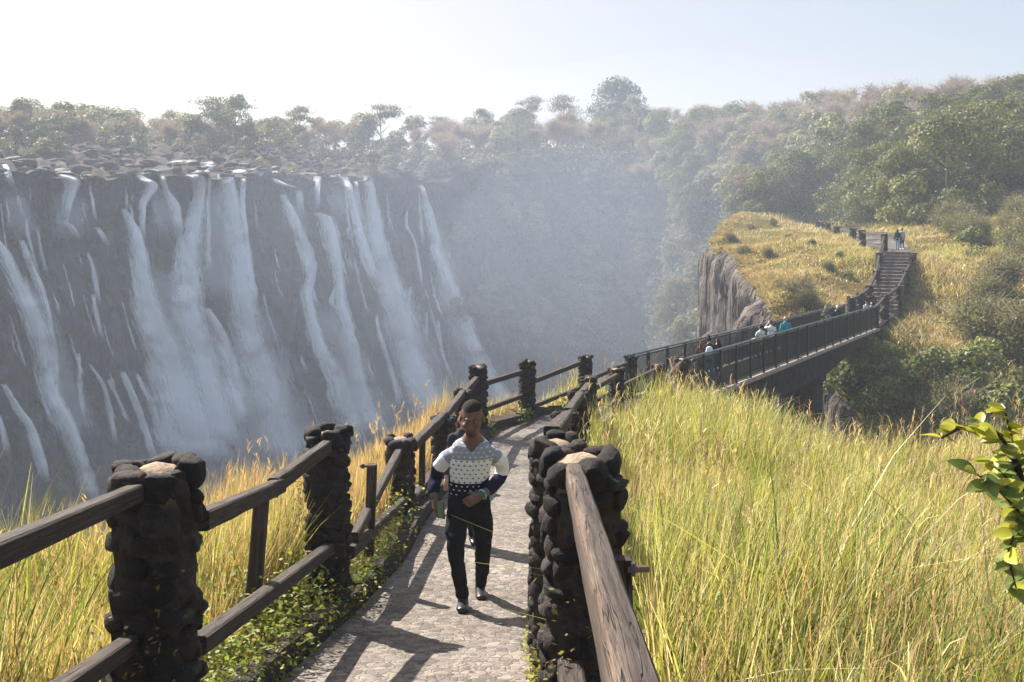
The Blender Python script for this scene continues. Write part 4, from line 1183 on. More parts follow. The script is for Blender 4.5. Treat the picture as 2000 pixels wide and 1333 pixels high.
GB = "visitors on the footbridge"
p1 = on_bridge(1371, 664, "woman with long auburn hair in a rust top on the near half of the bridge", side=-.35, shirt=(.20, .075, .035), legs=(.02, .02, .025), hair=(.16, .055, .03), hairstyle="long", girl=True, rz=2.6, arms=("rail", "down"), group=GB)
p2 = on_bridge(1385, 658, "woman with hair in a dark bun carrying a pale blue backpack on the bridge", side=.22, shirt=(.025, .022, .03), legs=(.16, .24, .38), hair=(.02, .015, .014), hairstyle="bun", girl=True, rz=3.0, arms=("bent", "down"), group=GB)
p3 = on_bridge(1402, 660, "woman with long dark hair in a dark top on the near half of the bridge", side=-.30, shirt=(.018, .015, .022), legs=(.015, .015, .02), hair=(.03, .012, .014), hairstyle="long", girl=True, rz=3.5, arms=("rail", "rail"), group=GB)
bpk = Vector(p2.location); g = Geo(); sB = .85
limb(g, [Vector((0, .16, 1.00)) * sB, Vector((0, .17, 1.18)) * sB, Vector((0, .15, 1.34)) * sB], [(.14 * sB, .07 * sB), (.15 * sB, .08 * sB), (.11 * sB, .06 * sB)], n=14)
ro = link("backpack", paint(remesh(g, .02, 2), lambda co: np.where((co[:, 2] > 1.02)[:, None], np.array([.72, .78, .84]), np.array([.18, .40, .55]))), M_cloth)
ro.location, ro.rotation_euler = bpk, (0, 0, 3.0); tag(ro, "pale blue and white backpack on the back of the woman with a bun", "backpack")
on_bridge(1486, 634, "dark haired person in a pale green top beside the man in white on the bridge", side=.10, shirt=(.48, .58, .50), legs=(.05, .05, .06), hair=(.03, .02, .018), rz=3.4, arms=("rail", "rail"), group=GB, sleeves=False, girl=True)
on_bridge(1506, 626, "man in a white shirt raising one arm to his face on the bridge", side=-.30, shirt=(.72, .74, .78), legs=(.03, .04, .08), hair=(.05, .03, .022), rz=3.0, arms=("down", "photo"), group=GB, sleeves=False)
on_bridge(1534, 618, "balding man in a teal shirt standing on the middle of the bridge", side=.15, shirt=(.02, .26, .34), legs=(.05, .09, .18), hair=(.3, .25, .22), hairstyle="bald", rz=3.3, arms=("bent", "bent"), group=GB, skin=(.5, .30, .22))
camo = lambda co: np.where((fbm(co[:, 0] * 9, co[:, 2] * 9 + co[:, 1] * 4, 1, 3, 3) > .02)[:, None], np.array([.24, .25, .20]), np.array([.06, .065, .05]))
on_bridge(1613, 597, "visitor in a mottled grey green jacket on the far half of the bridge", side=-.30, shirt=camo, legs=(.05, .05, .05), hair=(.03, .025, .02), rz=-.5, arms=("down", "bent"), group=GB, cap=(.22, .22, .19))
on_bridge(1635, 597, "visitor in a dark jacket with a white cap on the far half of the bridge", side=-.15, shirt=(.02, .022, .035), legs=(.02, .02, .025), hair=(.2, .18, .16), rz=-.2, arms=("down", "down"), group=GB, cap=(.75, .74, .72))
GS = "visitors gathered at the foot of the steps"


def on_far(u, Y, head_v, lab, **kw):
    x, y = (u - 1000) / F * Y, Y; z = float(z_ramp(x, y)) + .01 if Y < 59.5 else drop(x, y, BV_H) + .14
    return person(x, y, z, (-(head_v - VH) / F * Y) - z, kw.pop("rz", 0.0), lab, vox=.024, **kw)


on_far(1692, 54.0, 588, "visitor in a turquoise and white top just past the end of the bridge", shirt=lambda co: np.where((co[:, 0] > -.02)[:, None], np.array([.05, .42, .55]), np.array([.65, .66, .68])), legs=(.04, .05, .08), hair=(.04, .03, .025), group=GS, rz=.3)
on_far(1702, 54.6, 591, "visitor with a pale pinkish hat just past the end of the bridge", shirt=(.34, .27, .26), legs=(.03, .03, .03), hair=(.2, .15, .12), group=GS, rz=-.4, cap=(.62, .50, .46))
on_far(1689, 57.0, 572, "visitor in black at the back left of the group below the steps", shirt=(.014, .013, .016), legs=(.02, .02, .025), hair=(.012, .010, .010), group=GS, rz=.2, arms=("bent", "down"), skin=(.14, .08, .055))
on_far(1705, 57.6, 571, "visitor in dark clothes with arms bent at the foot of the steps", shirt=(.016, .015, .02), legs=(.02, .02, .02), hair=(.012, .010, .010), group=GS, rz=-.3, arms=("bent", "bent"), skin=(.14, .08, .055))
GC = "couple at the top of the steps"
on_far(1753, 78.0, 447, "woman in a dark top and pale blue jeans at the top of the steps", shirt=(.014, .013, .016), legs=(.22, .38, .55), hair=(.014, .012, .012), hairstyle="long", girl=True, group=GC, rz=2.8, skin=(.16, .09, .06))
on_far(1762, 78.3, 446, "man in a pale shirt and dark shorts at the top of the steps", shirt=(.34, .36, .42), legs=(.03, .03, .035), hair=(.014, .012, .012), group=GC, rz=3.4, skin=(.13, .075, .05), shorts=True, sleeves=False, shoe=(.6, .6, .6))
w_ = P(907, 1100, 10.9)
person(w_.x, w_.y, float(zpath(10.9)), -(799 - VH) / F * 10.9 - float(zpath(10.9)), .15, "person with reddish brown hair almost hidden behind the walking man", (.045, .042, .045), (.02, .02, .022), (.14, .055, .03), hairstyle="long", girl=True, vox=.012)
#@@
# ------------------------------------------------------------------ the falls
BV_WP = bvh_of(fallwall, plat)


def water_ribbon(trace, across=9, step=7.0, bulge=0.5, dens=1.0, k=1.0, lift=0.0, soft=2.0):
    """water lying on the real rock where the photo shows it; trace = (u, v, half width in photo pixels)"""
    tr = np.array(trace, float); tr[:, 2] *= np.interp(tr[:, 1], [340, 420, 800], [1.15, 1.3, 1.55]) * k; s = np.r_[0, np.cumsum(np.hypot(np.diff(tr[:, 0]), np.diff(tr[:, 1])))]
    n = max(4, int(s[-1] / step)); q = np.linspace(0, s[-1], n)
    U, V_, H = (np.interp(q, s, tr[:, k]) for k in range(3))
    ker = np.ones(3) / 3
    for A in (U, H): A[1:-1] = np.convolve(A, ker, "valid")
    Vs, uv, cs = [], [], []; L = 0; prev = None
    dist = np.full((n, across), np.nan)
    for i in range(n):
        for j in range(across):
            w = (j / (across - 1)) * 2 - 1
            d = P(U[i] + w * H[i], V_[i], 1.0)
            h = BV_WP.ray_cast(Vector((0, 0, 0)), d.normalized())
            if h[0] is not None: dist[i, j] = h[0].y
    for j in range(across):
        col = dist[:, j]; ok = ~np.isnan(col)
        col[:] = np.interp(np.arange(n), np.where(ok)[0], col[ok]) if ok.any() else 150.0
    sm = dist.copy()
    for _ in range(2):
        pd = np.pad(sm, 1, mode="edge"); sm = (pd[:-2, 1:-1] + pd[2:, 1:-1] + pd[1:-1, :-2] + pd[1:-1, 2:] + pd[1:-1, 1:-1] * 2) / 6
    dist = np.minimum(sm, dist + 0.1)
    for i in range(n):
        mid = P(U[i], V_[i], dist[i, across // 2])
        if prev is not None: L += (mid - prev).length
        prev = mid
        for j in range(across):
            w = (j / (across - 1)) * 2 - 1
            p = P(U[i] + w * H[i], V_[i], dist[i, j])
            out = 0.25 + lift + bulge * (1 - w * w) + 0.25 * noise.noise((i * 0.35, j * 0.6, tr[0, 0]))
            p += Vector((0.8, -0.6, 0.05)) * out
            Vs.append(p); uv.append((w * H[i] * dist[i, j] / F + tr[0, 0] * 0.13, L + tr[0, 1] * 0.21))
            ends = min(1.0, i / soft + .5 * (soft < 2.5), (n - 1 - i) / 5.0)
            cs.append(((1 - abs(w) ** 1.7), ends * dens, 0))
    i = (np.arange(n - 1)[:, None] * across + np.arange(across - 1)[None]).ravel()
    return np_mesh("water", np.array(Vs), np.stack([i, i + 1, i + 1 + across, i + across], 1), np.array(cs), np.array(uv), True)


FALLS = [
    ("broad white cascade sliding diagonally down the cliff at the far left edge", [[(-30, 455, 12), (0, 489, 14), (28, 555, 20), (62, 621, 24), (80, 678, 22), (95, 772, 20), (132, 843, 18), (158, 915, 16), (180, 990, 15)], [(38, 470, 5), (55, 520, 7), (75, 565, 8), (88, 620, 9), (95, 680, 12), (100, 760, 14)]]),
    ("stepped thin cascade dropping from the cliff top at the left edge", [[(4, 322, 7), (14, 352, 10), (22, 372, 8)], [(29, 382, 3), (33, 412, 6), (45, 430, 9)], [(44, 425, 3), (52, 470, 5), (60, 505, 4), (72, 540, 8)]]),
    ("small bright cascade pouring over the lip onto a dark ledge left of the big plume", [[(118, 342, 12), (135, 350, 22), (138, 362, 20), (130, 384, 14), (126, 410, 10), (124, 440, 6)]]),
    ("thin broken thread of water right of the small bright cascade", [[(170, 362, 2), (178, 405, 3), (184, 440, 3)], [(186, 445, 5), (200, 468, 8), (212, 490, 5)]]),
    ("lacy ribbons trickling down the dark face left of the big plume", [[(118, 433, 7), (135, 445, 10), (150, 470, 5)], [(166, 494, 3), (178, 525, 5), (184, 560, 5), (190, 600, 4)], [(176, 575, 4), (184, 620, 5), (196, 670, 5)]]),
    ("big misty plume leaping from a notch in the dark rock and spreading wide below", [[(236, 408, 5), (247, 426, 9), (260, 455, 16), (266, 500, 20), (272, 550, 24), (282, 600, 30), (302, 650, 38), (330, 710, 46), (350, 780, 58), (372, 860, 70), (385, 900, 74)]]),
    ("cascade splitting over a ledge above the big plume", [[(266, 344, 6), (285, 354, 16), (298, 362, 14), (285, 380, 14), (274, 400, 8), (273, 440, 5), (274, 470, 4)], [(313, 345, 5), (318, 372, 5), (328, 388, 12), (338, 408, 14), (342, 440, 12), (346, 470, 8)]]),
    ("veil of water falling in two soft folds left of the central fall", [[(372, 342, 22), (384, 352, 20), (386, 380, 12), (378, 420, 20), (368, 470, 26), (362, 530, 30), (362, 590, 32), (372, 650, 36), (392, 720, 40), (412, 800, 44), (425, 870, 46)], [(405, 348, 3), (402, 400, 4), (402, 470, 6), (404, 540, 8)]]),
    ("tall straight central fall dropping from the lip in parallel white strands", [[(436, 341, 17), (440, 352, 17), (447, 400, 20), (455, 450, 23), (464, 500, 27), (467, 583, 26), (490, 680, 30), (512, 745, 36), (538, 825, 38), (560, 900, 38)], [(470, 350, 5), (468, 400, 6), (472, 460, 10), (478, 520, 12), (490, 600, 14)], [(398, 602, 8), (420, 640, 12), (440, 690, 16), (455, 760, 20), (470, 830, 24)]]),
    ("stepped cascade starting below the lip just right of the central fall", [[(530, 350, 5), (550, 362, 12), (574, 368, 12)], [(546, 380, 6), (556, 400, 10), (572, 432, 12), (594, 490, 15), (602, 530, 14), (594, 578, 13), (604, 633, 13), (622, 690, 18), (648, 725, 20), (668, 790, 22), (690, 850, 24)], [(580, 372, 8), (582, 400, 8), (584, 430, 8)]]),
    ("cascade with a square ledge fanning into broken strands, third from the right", [[(616, 345, 9), (615, 370, 5), (614, 412, 5)], [(612, 416, 8), (632, 424, 19), (642, 460, 20), (652, 505, 15), (656, 545, 13), (662, 595, 13), (672, 640, 13), (684, 685, 15), (692, 740, 17), (708, 795, 20), (730, 850, 24)], [(650, 560, 3), (640, 590, 5), (665, 620, 4)], [(730, 615, 3), (735, 650, 4), (752, 700, 4), (766, 750, 5), (776, 800, 6)]]),
    ("strong slanting fall, the widest at the right, sweeping down to the gorge", [[(714, 344, 11), (718, 372, 12), (723, 412, 17), (733, 480, 25), (752, 550, 32), (780, 625, 32), (795, 690, 30), (815, 750, 30), (840, 805, 30), (865, 870, 30)], [(666, 346, 10), (676, 362, 8), (686, 405, 9), (696, 450, 12), (712, 505, 14), (735, 560, 14)], [(690, 356, 4), (696, 400, 6), (706, 450, 8)]]),
    ("slender isolated fall at the right end of the cliff", [[(814, 362, 5), (820, 370, 6), (831, 407, 9), (842, 450, 11), (850, 494, 14), (870, 546, 13), (887, 590, 14), (905, 633, 14), (926, 690, 17), (957, 746, 19), (985, 790, 21), (1005, 830, 22)]]),
    ("hair thin trickles on the dark face between the two right hand falls", [[(790, 412, 2), (787, 440, 4), (805, 470, 3), (816, 530, 3), (820, 570, 3)], [(797, 560, 3), (792, 600, 4), (806, 650, 3)], [(850, 625, 2), (858, 690, 3), (884, 752, 3)], [(828, 610, 2), (828, 680, 3)]]),
    ("pair of slanting white threads low on the left face", [[(0, 749, 6), (28, 796, 8), (52, 829, 10), (72, 890, 10), (85, 940, 9)], [(-10, 810, 6), (0, 840, 7), (12, 890, 7)]]),
    ("long thin threads between the far left cascade and the big plume", [[(170, 711, 3), (198, 753, 5), (208, 796, 6), (222, 870, 6)], [(234, 725, 6), (258, 782, 8), (286, 862, 8), (300, 905, 8)], [(148, 690, 3), (152, 760, 5), (160, 830, 4)], [(262, 730, 5), (290, 790, 6), (310, 860, 6)], [(207, 740, 3), (235, 800, 3), (250, 830, 3)]]),
]
# thin veils drifting beside the main falls, and the many fine threads on the face
VEILS = [[(300, 520, 26), (330, 600, 55), (380, 700, 88), (420, 800, 105), (440, 900, 115)], [(50, 540, 26), (95, 690, 36), (150, 860, 44)], [(630, 590, 34), (680, 720, 46), (725, 840, 54)], [(760, 540, 34), (800, 680, 44), (850, 820, 48)],
         [(128, 372, 34), (140, 470, 40)], [(418, 350, 26), (420, 460, 36), (425, 590, 44)], [(556, 374, 24), (585, 470, 28)], [(650, 352, 26), (668, 440, 28)], [(310, 360, 30), (325, 470, 36)], [(840, 420, 20), (880, 590, 26), (950, 760, 30)], [(20, 360, 26), (50, 470, 28)], [(470, 590, 44), (520, 740, 62), (580, 880, 66)]]
extra = [[] for _ in FALLS]


def nearest_fall(u): return min(range(len(FALLS)), key=lambda i: abs(FALLS[i][1][0][len(FALLS[i][1][0]) // 2][0] - u))


for v_ in VEILS: extra[nearest_fall(v_[len(v_) // 2][0])].append((v_, .42))
rf = random.Random(77)
for k in range(95):
    u, v = rf.uniform(-10, 860), rf.uniform(352, 780); L = rf.uniform(30, 120); k_ = np.interp(v, [350, 480, 800], [.06, .25, .40]); wv = rf.uniform(1.2, 3.4)
    extra[nearest_fall(u)].append(([(u, v, wv * .6), (u + L * k_ * .45 + rf.uniform(-3, 3), v + L * .5, wv), (u + L * k_, v + L, wv * 1.5)], rf.uniform(.5, .95)))
for fi, (lab, traces) in enumerate(FALLS):
    root = empty("waterfall", P(traces[0][0][0], traces[0][0][1], 140), lab, "waterfall", "falls on the far cliff")
    for t in traces:
        me = water_ribbon(t); me.transform(Matrix.Translation(-root.location))
        st_ = link("stream", me, M_water, root)
        if max(p[2] for p in t) > 8:                       # the thicker water in the middle of the stream
            me = water_ribbon(t, 9, 7.0, .5, 1.0, .62, .35, 3.0); me.transform(Matrix.Translation(-root.location)); link("core", me, M_water, st_)
    for t, dn in extra[fi]:
        me = water_ribbon(t, 9 if t[0][2] > 10 else 4, 7.0 if t[0][2] > 10 else 4.0, .35, dn, 1.0, 0.0, 5.0); me.transform(Matrix.Translation(-root.location))
        link("veil" if t[0][2] > 10 else "stream", me, M_water, root)
# the river feeding them, running between the rocks above the lip
rv = []
for t in ([(108, 346, 10), (130, 350, 30), (150, 346, 20)], [(395, 320, 14), (430, 318, 40), (470, 322, 30)], [(560, 340, 20), (640, 338, 30)], [(455, 338, 16), (470, 333, 24), (520, 328, 30)], [(380, 340, 22), (400, 332, 14), (410, 320, 16), (430, 314, 30)], [(272, 341, 12), (300, 334, 20), (330, 328, 20)], [(130, 338, 16), (118, 332, 20)], [(700, 343, 30), (740, 340, 20)], [(614, 341, 8), (600, 337, 26)], [(345, 318, 30), (370, 312, 26)]):
    me = water_ribbon(t, 7, 4, 0.2); rv.append(me)
bmr = bmesh.new()
for me in rv: bmr.from_mesh(me)
me = bpy.data.meshes.new("river"); bmr.to_mesh(me); bmr.free()
tag(link("river", me, M_water), kind="structure")

# boulders along the lip
for k in range(80):
    u = random.uniform(-20, 600) if k < 68 else random.uniform(600, 860)
    s_i = int(np.argmin(np.abs((wp[:, 0] / wp[:, 1]) * F + 1000 - u))); t = random.choice((1.0, 2.0, 4, 8, 14, 22)) * random.uniform(.7, 1.3)
    x, y = wp[s_i, 0] - platN[s_i, 0] * t, wp[s_i, 1] - platN[s_i, 1] * t
    sz = random.uniform(0.4, 1.05) * (1.0 if t > 3 else 0.8); z = drop(x, y, BV_P)
    v = rock_blob(ICO2, (0, 0, 0), (sz * 1.5, sz, sz * random.uniform(.35, .6)), random.random() * 6, random.uniform(-.2, .2), k + 50, 0.4)
    c = random.uniform(0.7, 1.3)
    o = link("boulder", np_mesh("boulder", v, ICO2[1], np.tile([[0.045 * c, 0.038 * c, 0.034 * c]], (len(v), 1)), smooth=False), M_stone); o.location = (x, y, z + sz * 0.15)
    tag(o, "dark weathered boulder among the rocks along the top of the falls", "boulder", "boulders along the top of the falls")


# broken rock strewn over the river bed
Vs, Fs, Cs, off = [], [], [], 0
for k in range(1300):
    i = random.randrange(0, int(np.argmax(ws > S_END + 4))); t = random.uniform(0.2, 40) ** 1.0; x, y = wp[i, 0] - platN[i, 0] * t, wp[i, 1] - platN[i, 1] * t
    h = BV_P.ray_cast(Vector((x, y, 90)), Vector((0, 0, -1)))
    if h[0] is None or abs(x / y * F) > 1120: continue
    sz = random.uniform(.25, .8); v = rock_blob(ICO1, (x, y, h[0].z + sz * .1), (sz * random.uniform(1, 2), sz, sz * random.uniform(.35, .7)), random.random() * 6, random.uniform(-.3, .3), k + 900, .4)
    c = random.uniform(.4, 1.6); Vs.append(v); Fs.append(ICO1[1] + off); off += len(v); Cs.append(np.tile([[.075 * c, .062 * c, .054 * c]], (len(v), 1)))
tag(link("rubble", np_mesh("rubble", np.concatenate(Vs), np.concatenate(Fs), np.concatenate(Cs)), M_mortar), kind="stuff")


# ------------------------------------------------------------------ trees
def leaf_quads(C, Nrm, size, cols, jit=0.8, aspect=0.6):
    """small pointed leaf clumps at C facing roughly along Nrm"""
    n = len(C); A = Nrm + rng.normal(0, jit, (n, 3)); A /= np.linalg.norm(A, axis=1)[:, None] + 1e-9
    U = np.cross(A, rng.normal(0, 1, (n, 3))); U /= np.linalg.norm(U, axis=1)[:, None] + 1e-9
    W = np.cross(A, U); sz = (size * rng.uniform(0.6, 1.35, n))[:, None]
    V = np.stack([C - U * sz * .5, C + W * sz * aspect * .5, C + U * sz * .5, C - W * sz * aspect * .5], 1).reshape(-1, 3)
    Q = np.arange(4 * n).reshape(n, 4)
    return V, Q, np.repeat(cols, 4, axis=0)


def crown(seed, w, h, nl, nleaf, size, col, spread=0.25, flat=1.0, z0=0.35, lob=0.34):
    """irregular crown of width w, height h above z = 0: leaves on the shells of many lobes"""
    r = np.random.default_rng(seed); C, Nn, K = [], [], []
    for i in range(nl):
        a = r.uniform(0, 6.283); rr = math.sqrt(r.uniform(0.02, 1)) ; zz = r.uniform(0, 1)
        cap = math.sqrt(max(0.0, 1 - (zz * 0.96) ** 2)) if flat else 1
        c = np.array([math.cos(a) * rr * cap * w * .40, math.sin(a) * rr * cap * w * .40, h * (z0 + (1 - z0 - lob * .45) * zz)])
        R_ = w * lob * .5 * r.uniform(.65, 1.25); m = int(nleaf / nl)
        d = r.normal(0, 1, (m, 3)); d[:, 2] = np.abs(d[:, 2]) * 1.0 - 0.35 * np.abs(r.normal(0, 1, m)); d /= np.linalg.norm(d, axis=1)[:, None]
        k = r.uniform(0.62, 1.0, m) ** 0.5
        C.append(c + d * (R_ * k)[:, None] * np.array([1, 1, 0.78 * flat])); Nn.append(d + np.array([0, 0, .35]))
        tint = np.array(col) * r.uniform(1 - spread, 1 + spread) * np.array([r.uniform(.9, 1.12), 1, r.uniform(.85, 1.1)])
        K.append(np.clip(tint[None] * r.uniform(.7, 1.35, (m, 1)), 0, 1))
    C, Nn, K = np.concatenate(C), np.concatenate(Nn), np.concatenate(K)
    V, Q, cc = leaf_quads(C, Nn, size, K, .5)
    return np_mesh("crown", V, Q, cc)


def trunk(seed, h, r0, nb=5, spread=0.9, col=(0.10, 0.08, 0.065), lean=0.15, start=0.3):
    rr = random.Random(seed); g = Geo(); top = Vector((rr.uniform(-1, 1) * lean * h, rr.uniform(-1, 1) * lean * h, h))
    pts = [Vector((0, 0, -0.4)), top * 0.35 + Vector((rr.uniform(-.04, .04) * h, 0, 0)), top * 0.7, top]
    g.tube(pts, [r0, r0 * .75, r0 * .5, r0 * .2], 6, col)
    for i in range(nb):
        t = start + (0.9 - start) * i / max(nb, 1); b = pts[0].lerp(top, t); a = rr.random() * 6.28; L = h * rr.uniform(.3, .5) * spread
        e = b + Vector((math.cos(a) * L, math.sin(a) * L, L * rr.uniform(.4, .9))); m = b.lerp(e, .5) + Vector((0, 0, -0.05 * L))
        g.tube([b, m, e], [r0 * .42, r0 * .28, r0 * .1], 5, col)
    return g.mesh("trunk", True)


def bare(seed, w, h, col, depth=4, twig=0.5, leafy=500, leafcol=(0.20, 0.12, 0.07), leafsize=0.28):
    """leafless winter tree: limbs in the trunk mesh, fine twigs with a few dry leaves as the crown"""
    rr = random.Random(seed); g = Geo(); tips = []

    def grow(p, d, L, r, k):
        e = p + d * L; m = p.lerp(e, .5) + Vector((rr.uniform(-1, 1), rr.uniform(-1, 1), rr.uniform(-.3, .6))) * L * .10
        g.tube([p, m, e], [r, r * .8, r * .6], 4 if k else 6, col, False)
        if k >= 2: tips.extend([(m, d, L), (e, d, L)])
        if k == depth: return
        for i in range(rr.choice((2, 3, 3)) if k else 5):
            nd = (d + Vector((rr.uniform(-1, 1), rr.uniform(-1, 1), rr.uniform(-.25, .75))) * (0.85 if k else 0.9)).normalized()
            nd.x *= w / h * 1.1; nd.y *= w / h * 1.1
            grow(e if rr.random() < .7 else m, nd.normalized(), L * rr.uniform(.58, .80), r * .56, k + 1)
    grow(Vector((0, 0, -.4)), Vector((rr.uniform(-.1, .1), rr.uniform(-.1, .1), 1)).normalized(), h * .30, h * .022, 0)
    tm = g.mesh("trunk", True)
    V, Q, K = [], [], []
    for (p, d, L) in tips:
        for i in range(7):
            e = p + (d * .6 + Vector((rr.gauss(0, .8), rr.gauss(0, .8), rr.gauss(.15, .6)))) * twig * rr.uniform(.6, 1.5)
            sd = Vector((rr.gauss(0, 1), rr.gauss(0, 1), rr.gauss(0, 1))).normalized() * 0.03
            b = len(V); V += [p - sd, p + sd, e + sd * .3, e - sd * .3]; Q.append((b, b + 1, b + 2, b + 3)); c = rr.uniform(.7, 1.4); K += [tuple(x * c for x in col)] * 4
    V, Q, K = np.array([tuple(v) for v in V]), np.array(Q), np.array(K)
    if leafy:
        idx = rng.integers(0, len(tips), leafy); C = np.array([tuple(tips[i][0]) for i in idx]) + rng.normal(0, .3 * twig + .2, (leafy, 3))
        kk = np.array(leafcol)[None] * rng.uniform(.6, 1.4, (leafy, 1))
        v2, q2, k2 = leaf_quads(C, rng.normal(0, 1, (leafy, 3)), leafsize, kk)
        Q = np.concatenate([Q, q2 + len(V)]); V = np.concatenate([V, v2]); K = np.concatenate([K, k2])
    return tm, np_mesh("crown", V, Q, K)


def acacia(seed, w, h, col):
    """flat topped umbrella crown in layers on forking limbs"""
    r = np.random.default_rng(seed); C, K = [], []
    for i in range(9):
        a = r.uniform(0, 6.28); rr = r.uniform(0, .36) * w; zc = h * r.uniform(.72, .95) - rr * .12
        m = 190; q = r.normal(0, 1, (m, 3)) * np.array([w * .13, w * .13, h * .028]); C.append(q + np.array([math.cos(a) * rr, math.sin(a) * rr, zc]))
        K.append(np.array(col)[None] * r.uniform(.6, 1.35, (m, 1)))
    C, K = np.concatenate(C), np.concatenate(K); V, Q, cc = leaf_quads(C, np.tile([[0, 0, 1.0]], (len(C), 1)), 0.42, K, 0.7)
    return trunk(seed, h * .85, h * .025, 7, 1.0, (0.09, 0.075, 0.065), 0.06, 0.35), np_mesh("crown", V, Q, cc)


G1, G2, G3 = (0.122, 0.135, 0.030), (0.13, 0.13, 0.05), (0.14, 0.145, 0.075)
PROTO = {}


def proto(kind, tm, cm): PROTO.setdefault(kind, []).append((tm, cm))


for i in range(4): proto("dense", trunk(i, 6.0, .28), crown(20 + i, 9.5, 9.5, 34, 8600, 0.29, G1, .28, 1.0, .06, .34))
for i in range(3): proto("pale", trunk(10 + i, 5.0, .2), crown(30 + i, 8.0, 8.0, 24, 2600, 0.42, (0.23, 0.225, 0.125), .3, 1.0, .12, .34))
for i in range(3): proto("bushy", trunk(14 + i, 3.0, .12), crown(40 + i, 6.0, 4.8, 18, 1700, 0.36, G3, .3, 1.0, .02, .38))
for i in range(4): proto("bare", *bare(50 + i, 8.5, 8.0, (0.27, 0.21, 0.175), 4, .75, 1100, (0.26, 0.185, 0.135)))
for i in range(2): proto("rust", *bare(60 + i, 7.5, 7.5, (0.17, 0.12, 0.09), 4, .7, 2600, (0.30, 0.16, 0.075)))
for i in range(2): proto("flat", *acacia(70 + i, 10, 9, (0.15, 0.15, 0.085)))
for i in range(3): proto("olive", *bare(80 + i, 3.4, 2.6, (0.20, 0.165, 0.13), 3, .5, 7000, (0.20, 0.205, 0.08), 0.11))
for i in range(2): proto("goldbush", trunk(90 + i, 1.2, .06), crown(90 + i, 3.2, 2.0, 10, 900, 0.26, (0.26, 0.22, 0.07), .25, 1.0, .02, .45))
proto("round", trunk(99, 8, .5), crown(99, 16.5, 13, 70, 12000, 0.5, (0.06, 0.088, 0.042), .15, 1.0, .05, .36))
proto("orange", *bare(97, 7.5, 7.5, (0.16, 0.11, 0.08), 4, .7, 3600, (0.42, 0.22, 0.07)))
for i in range(2): proto("greenbush", trunk(92 + i, 1.2, .05), crown(94 + i, 2.6, 2.0, 12, 2200, 0.16, (0.16, 0.19, 0.05), .3, 1.0, .0, .42))
_used = set()


def tree(kind, x, y, s, label, group, name=None, zoff=0.0, sz=1.0, bv=None):
    z = drop(x, y, bv)
    if z < -60: return
    lst = PROTO[kind]; tm, cm = random.choice(lst)
    nm = name or {"olive": "shrub", "goldbush": "shrub", "greenbush": "shrub", "bushy": "bush", "flat": "acacia_tree", "bare": "leafless_tree", "rust": "leafless_tree"}.get(kind, "broadleaf_tree")
    root = empty(nm, (x, y, z + zoff), label, "shrub" if nm in ("shrub", "bush") else "tree", group, random.random() * 6.28)
    root.scale = (s, s, s * sz)
    for n_, me in (("trunk", tm), ("crown", cm)):
        if n_ == "crown" and not me.materials: me.materials.append(M_leaf)
        if n_ == "trunk" and not me.materials: me.materials.append(M_bark)
        o = bpy.data.objects.new(n_, me); COL.objects.link(o); o.parent = root
    return root


def uY(u, Y): return (u - 1000) / F * Y, Y


def scatter(n, us, Ys, kinds, smin, smax, mind, group, labels, bv=None, test=None, zoff=0.0, sz=1.0):
    pts = []; tries = 0
    while len(pts) < n and tries < n * 30:
        tries += 1
        Y = random.uniform(*Ys); x, y = uY(random.uniform(*us), Y)
        if test and not test(x, y): continue
        if any((x - a) ** 2 + (y - b) ** 2 < mind ** 2 for a, b in pts): continue
        pts.append((x, y)); k = random.choices(list(kinds), list(kinds.values()))[0]
        tree(k, x, y, random.uniform(smin, smax), labels[k], group, bv=bv, zoff=zoff, sz=sz)


def back_t(x, y):
    d = np.hypot(wp[:, 0] - x, wp[:, 1] - y); i = int(np.argmin(d))
    return d[i] if (np.array([x, y]) - wp[i, :2]) @ -platN[i] > 0 else -d[i]


# a) wood on the plateau behind the falls
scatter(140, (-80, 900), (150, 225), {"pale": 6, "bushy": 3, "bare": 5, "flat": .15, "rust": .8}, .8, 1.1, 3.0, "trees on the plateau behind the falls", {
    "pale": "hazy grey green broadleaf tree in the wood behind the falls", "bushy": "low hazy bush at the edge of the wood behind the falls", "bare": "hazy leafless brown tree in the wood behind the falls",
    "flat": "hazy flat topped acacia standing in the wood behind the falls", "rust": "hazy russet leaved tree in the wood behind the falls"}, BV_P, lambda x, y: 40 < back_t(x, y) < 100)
# b) wood above the back of the gorge
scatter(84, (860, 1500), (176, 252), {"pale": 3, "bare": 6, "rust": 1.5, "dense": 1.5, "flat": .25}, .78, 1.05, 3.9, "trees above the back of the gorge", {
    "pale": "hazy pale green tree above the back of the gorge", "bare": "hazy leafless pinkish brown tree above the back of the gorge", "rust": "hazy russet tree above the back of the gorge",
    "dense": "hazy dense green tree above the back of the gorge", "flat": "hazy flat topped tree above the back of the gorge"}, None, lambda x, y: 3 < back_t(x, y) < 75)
# c) bushes clinging to the gorge slope
nc = 0
for k in range(400):
    if nc >= 58: break
    u, v = random.uniform(880, 1395), random.uniform(330, 690)
    h = BV_W.ray_cast(Vector((0, 0, 0)), P(u, v, 1).normalized())
    if h[0] is None: continue
    nc += 1; kd = random.choices(("pale", "bushy", "dense", "bare"), (3, 5, 2, 1))[0]
    r_ = tree(kd, h[0].x, h[0].y, random.uniform(.5, .85), {"pale": "misty pale tree clinging to the shaded gorge slope", "bushy": "misty bush clinging to the shaded gorge slope", "dense": "misty dark tree clinging to the shaded gorge slope", "bare": "misty leafless tree clinging to the shaded gorge slope"}[kd],
              "trees and bushes on the shaded gorge slope", bv=BV_W)
    if r_: r_.location = h[0] + Vector((0, 0, -0.6))
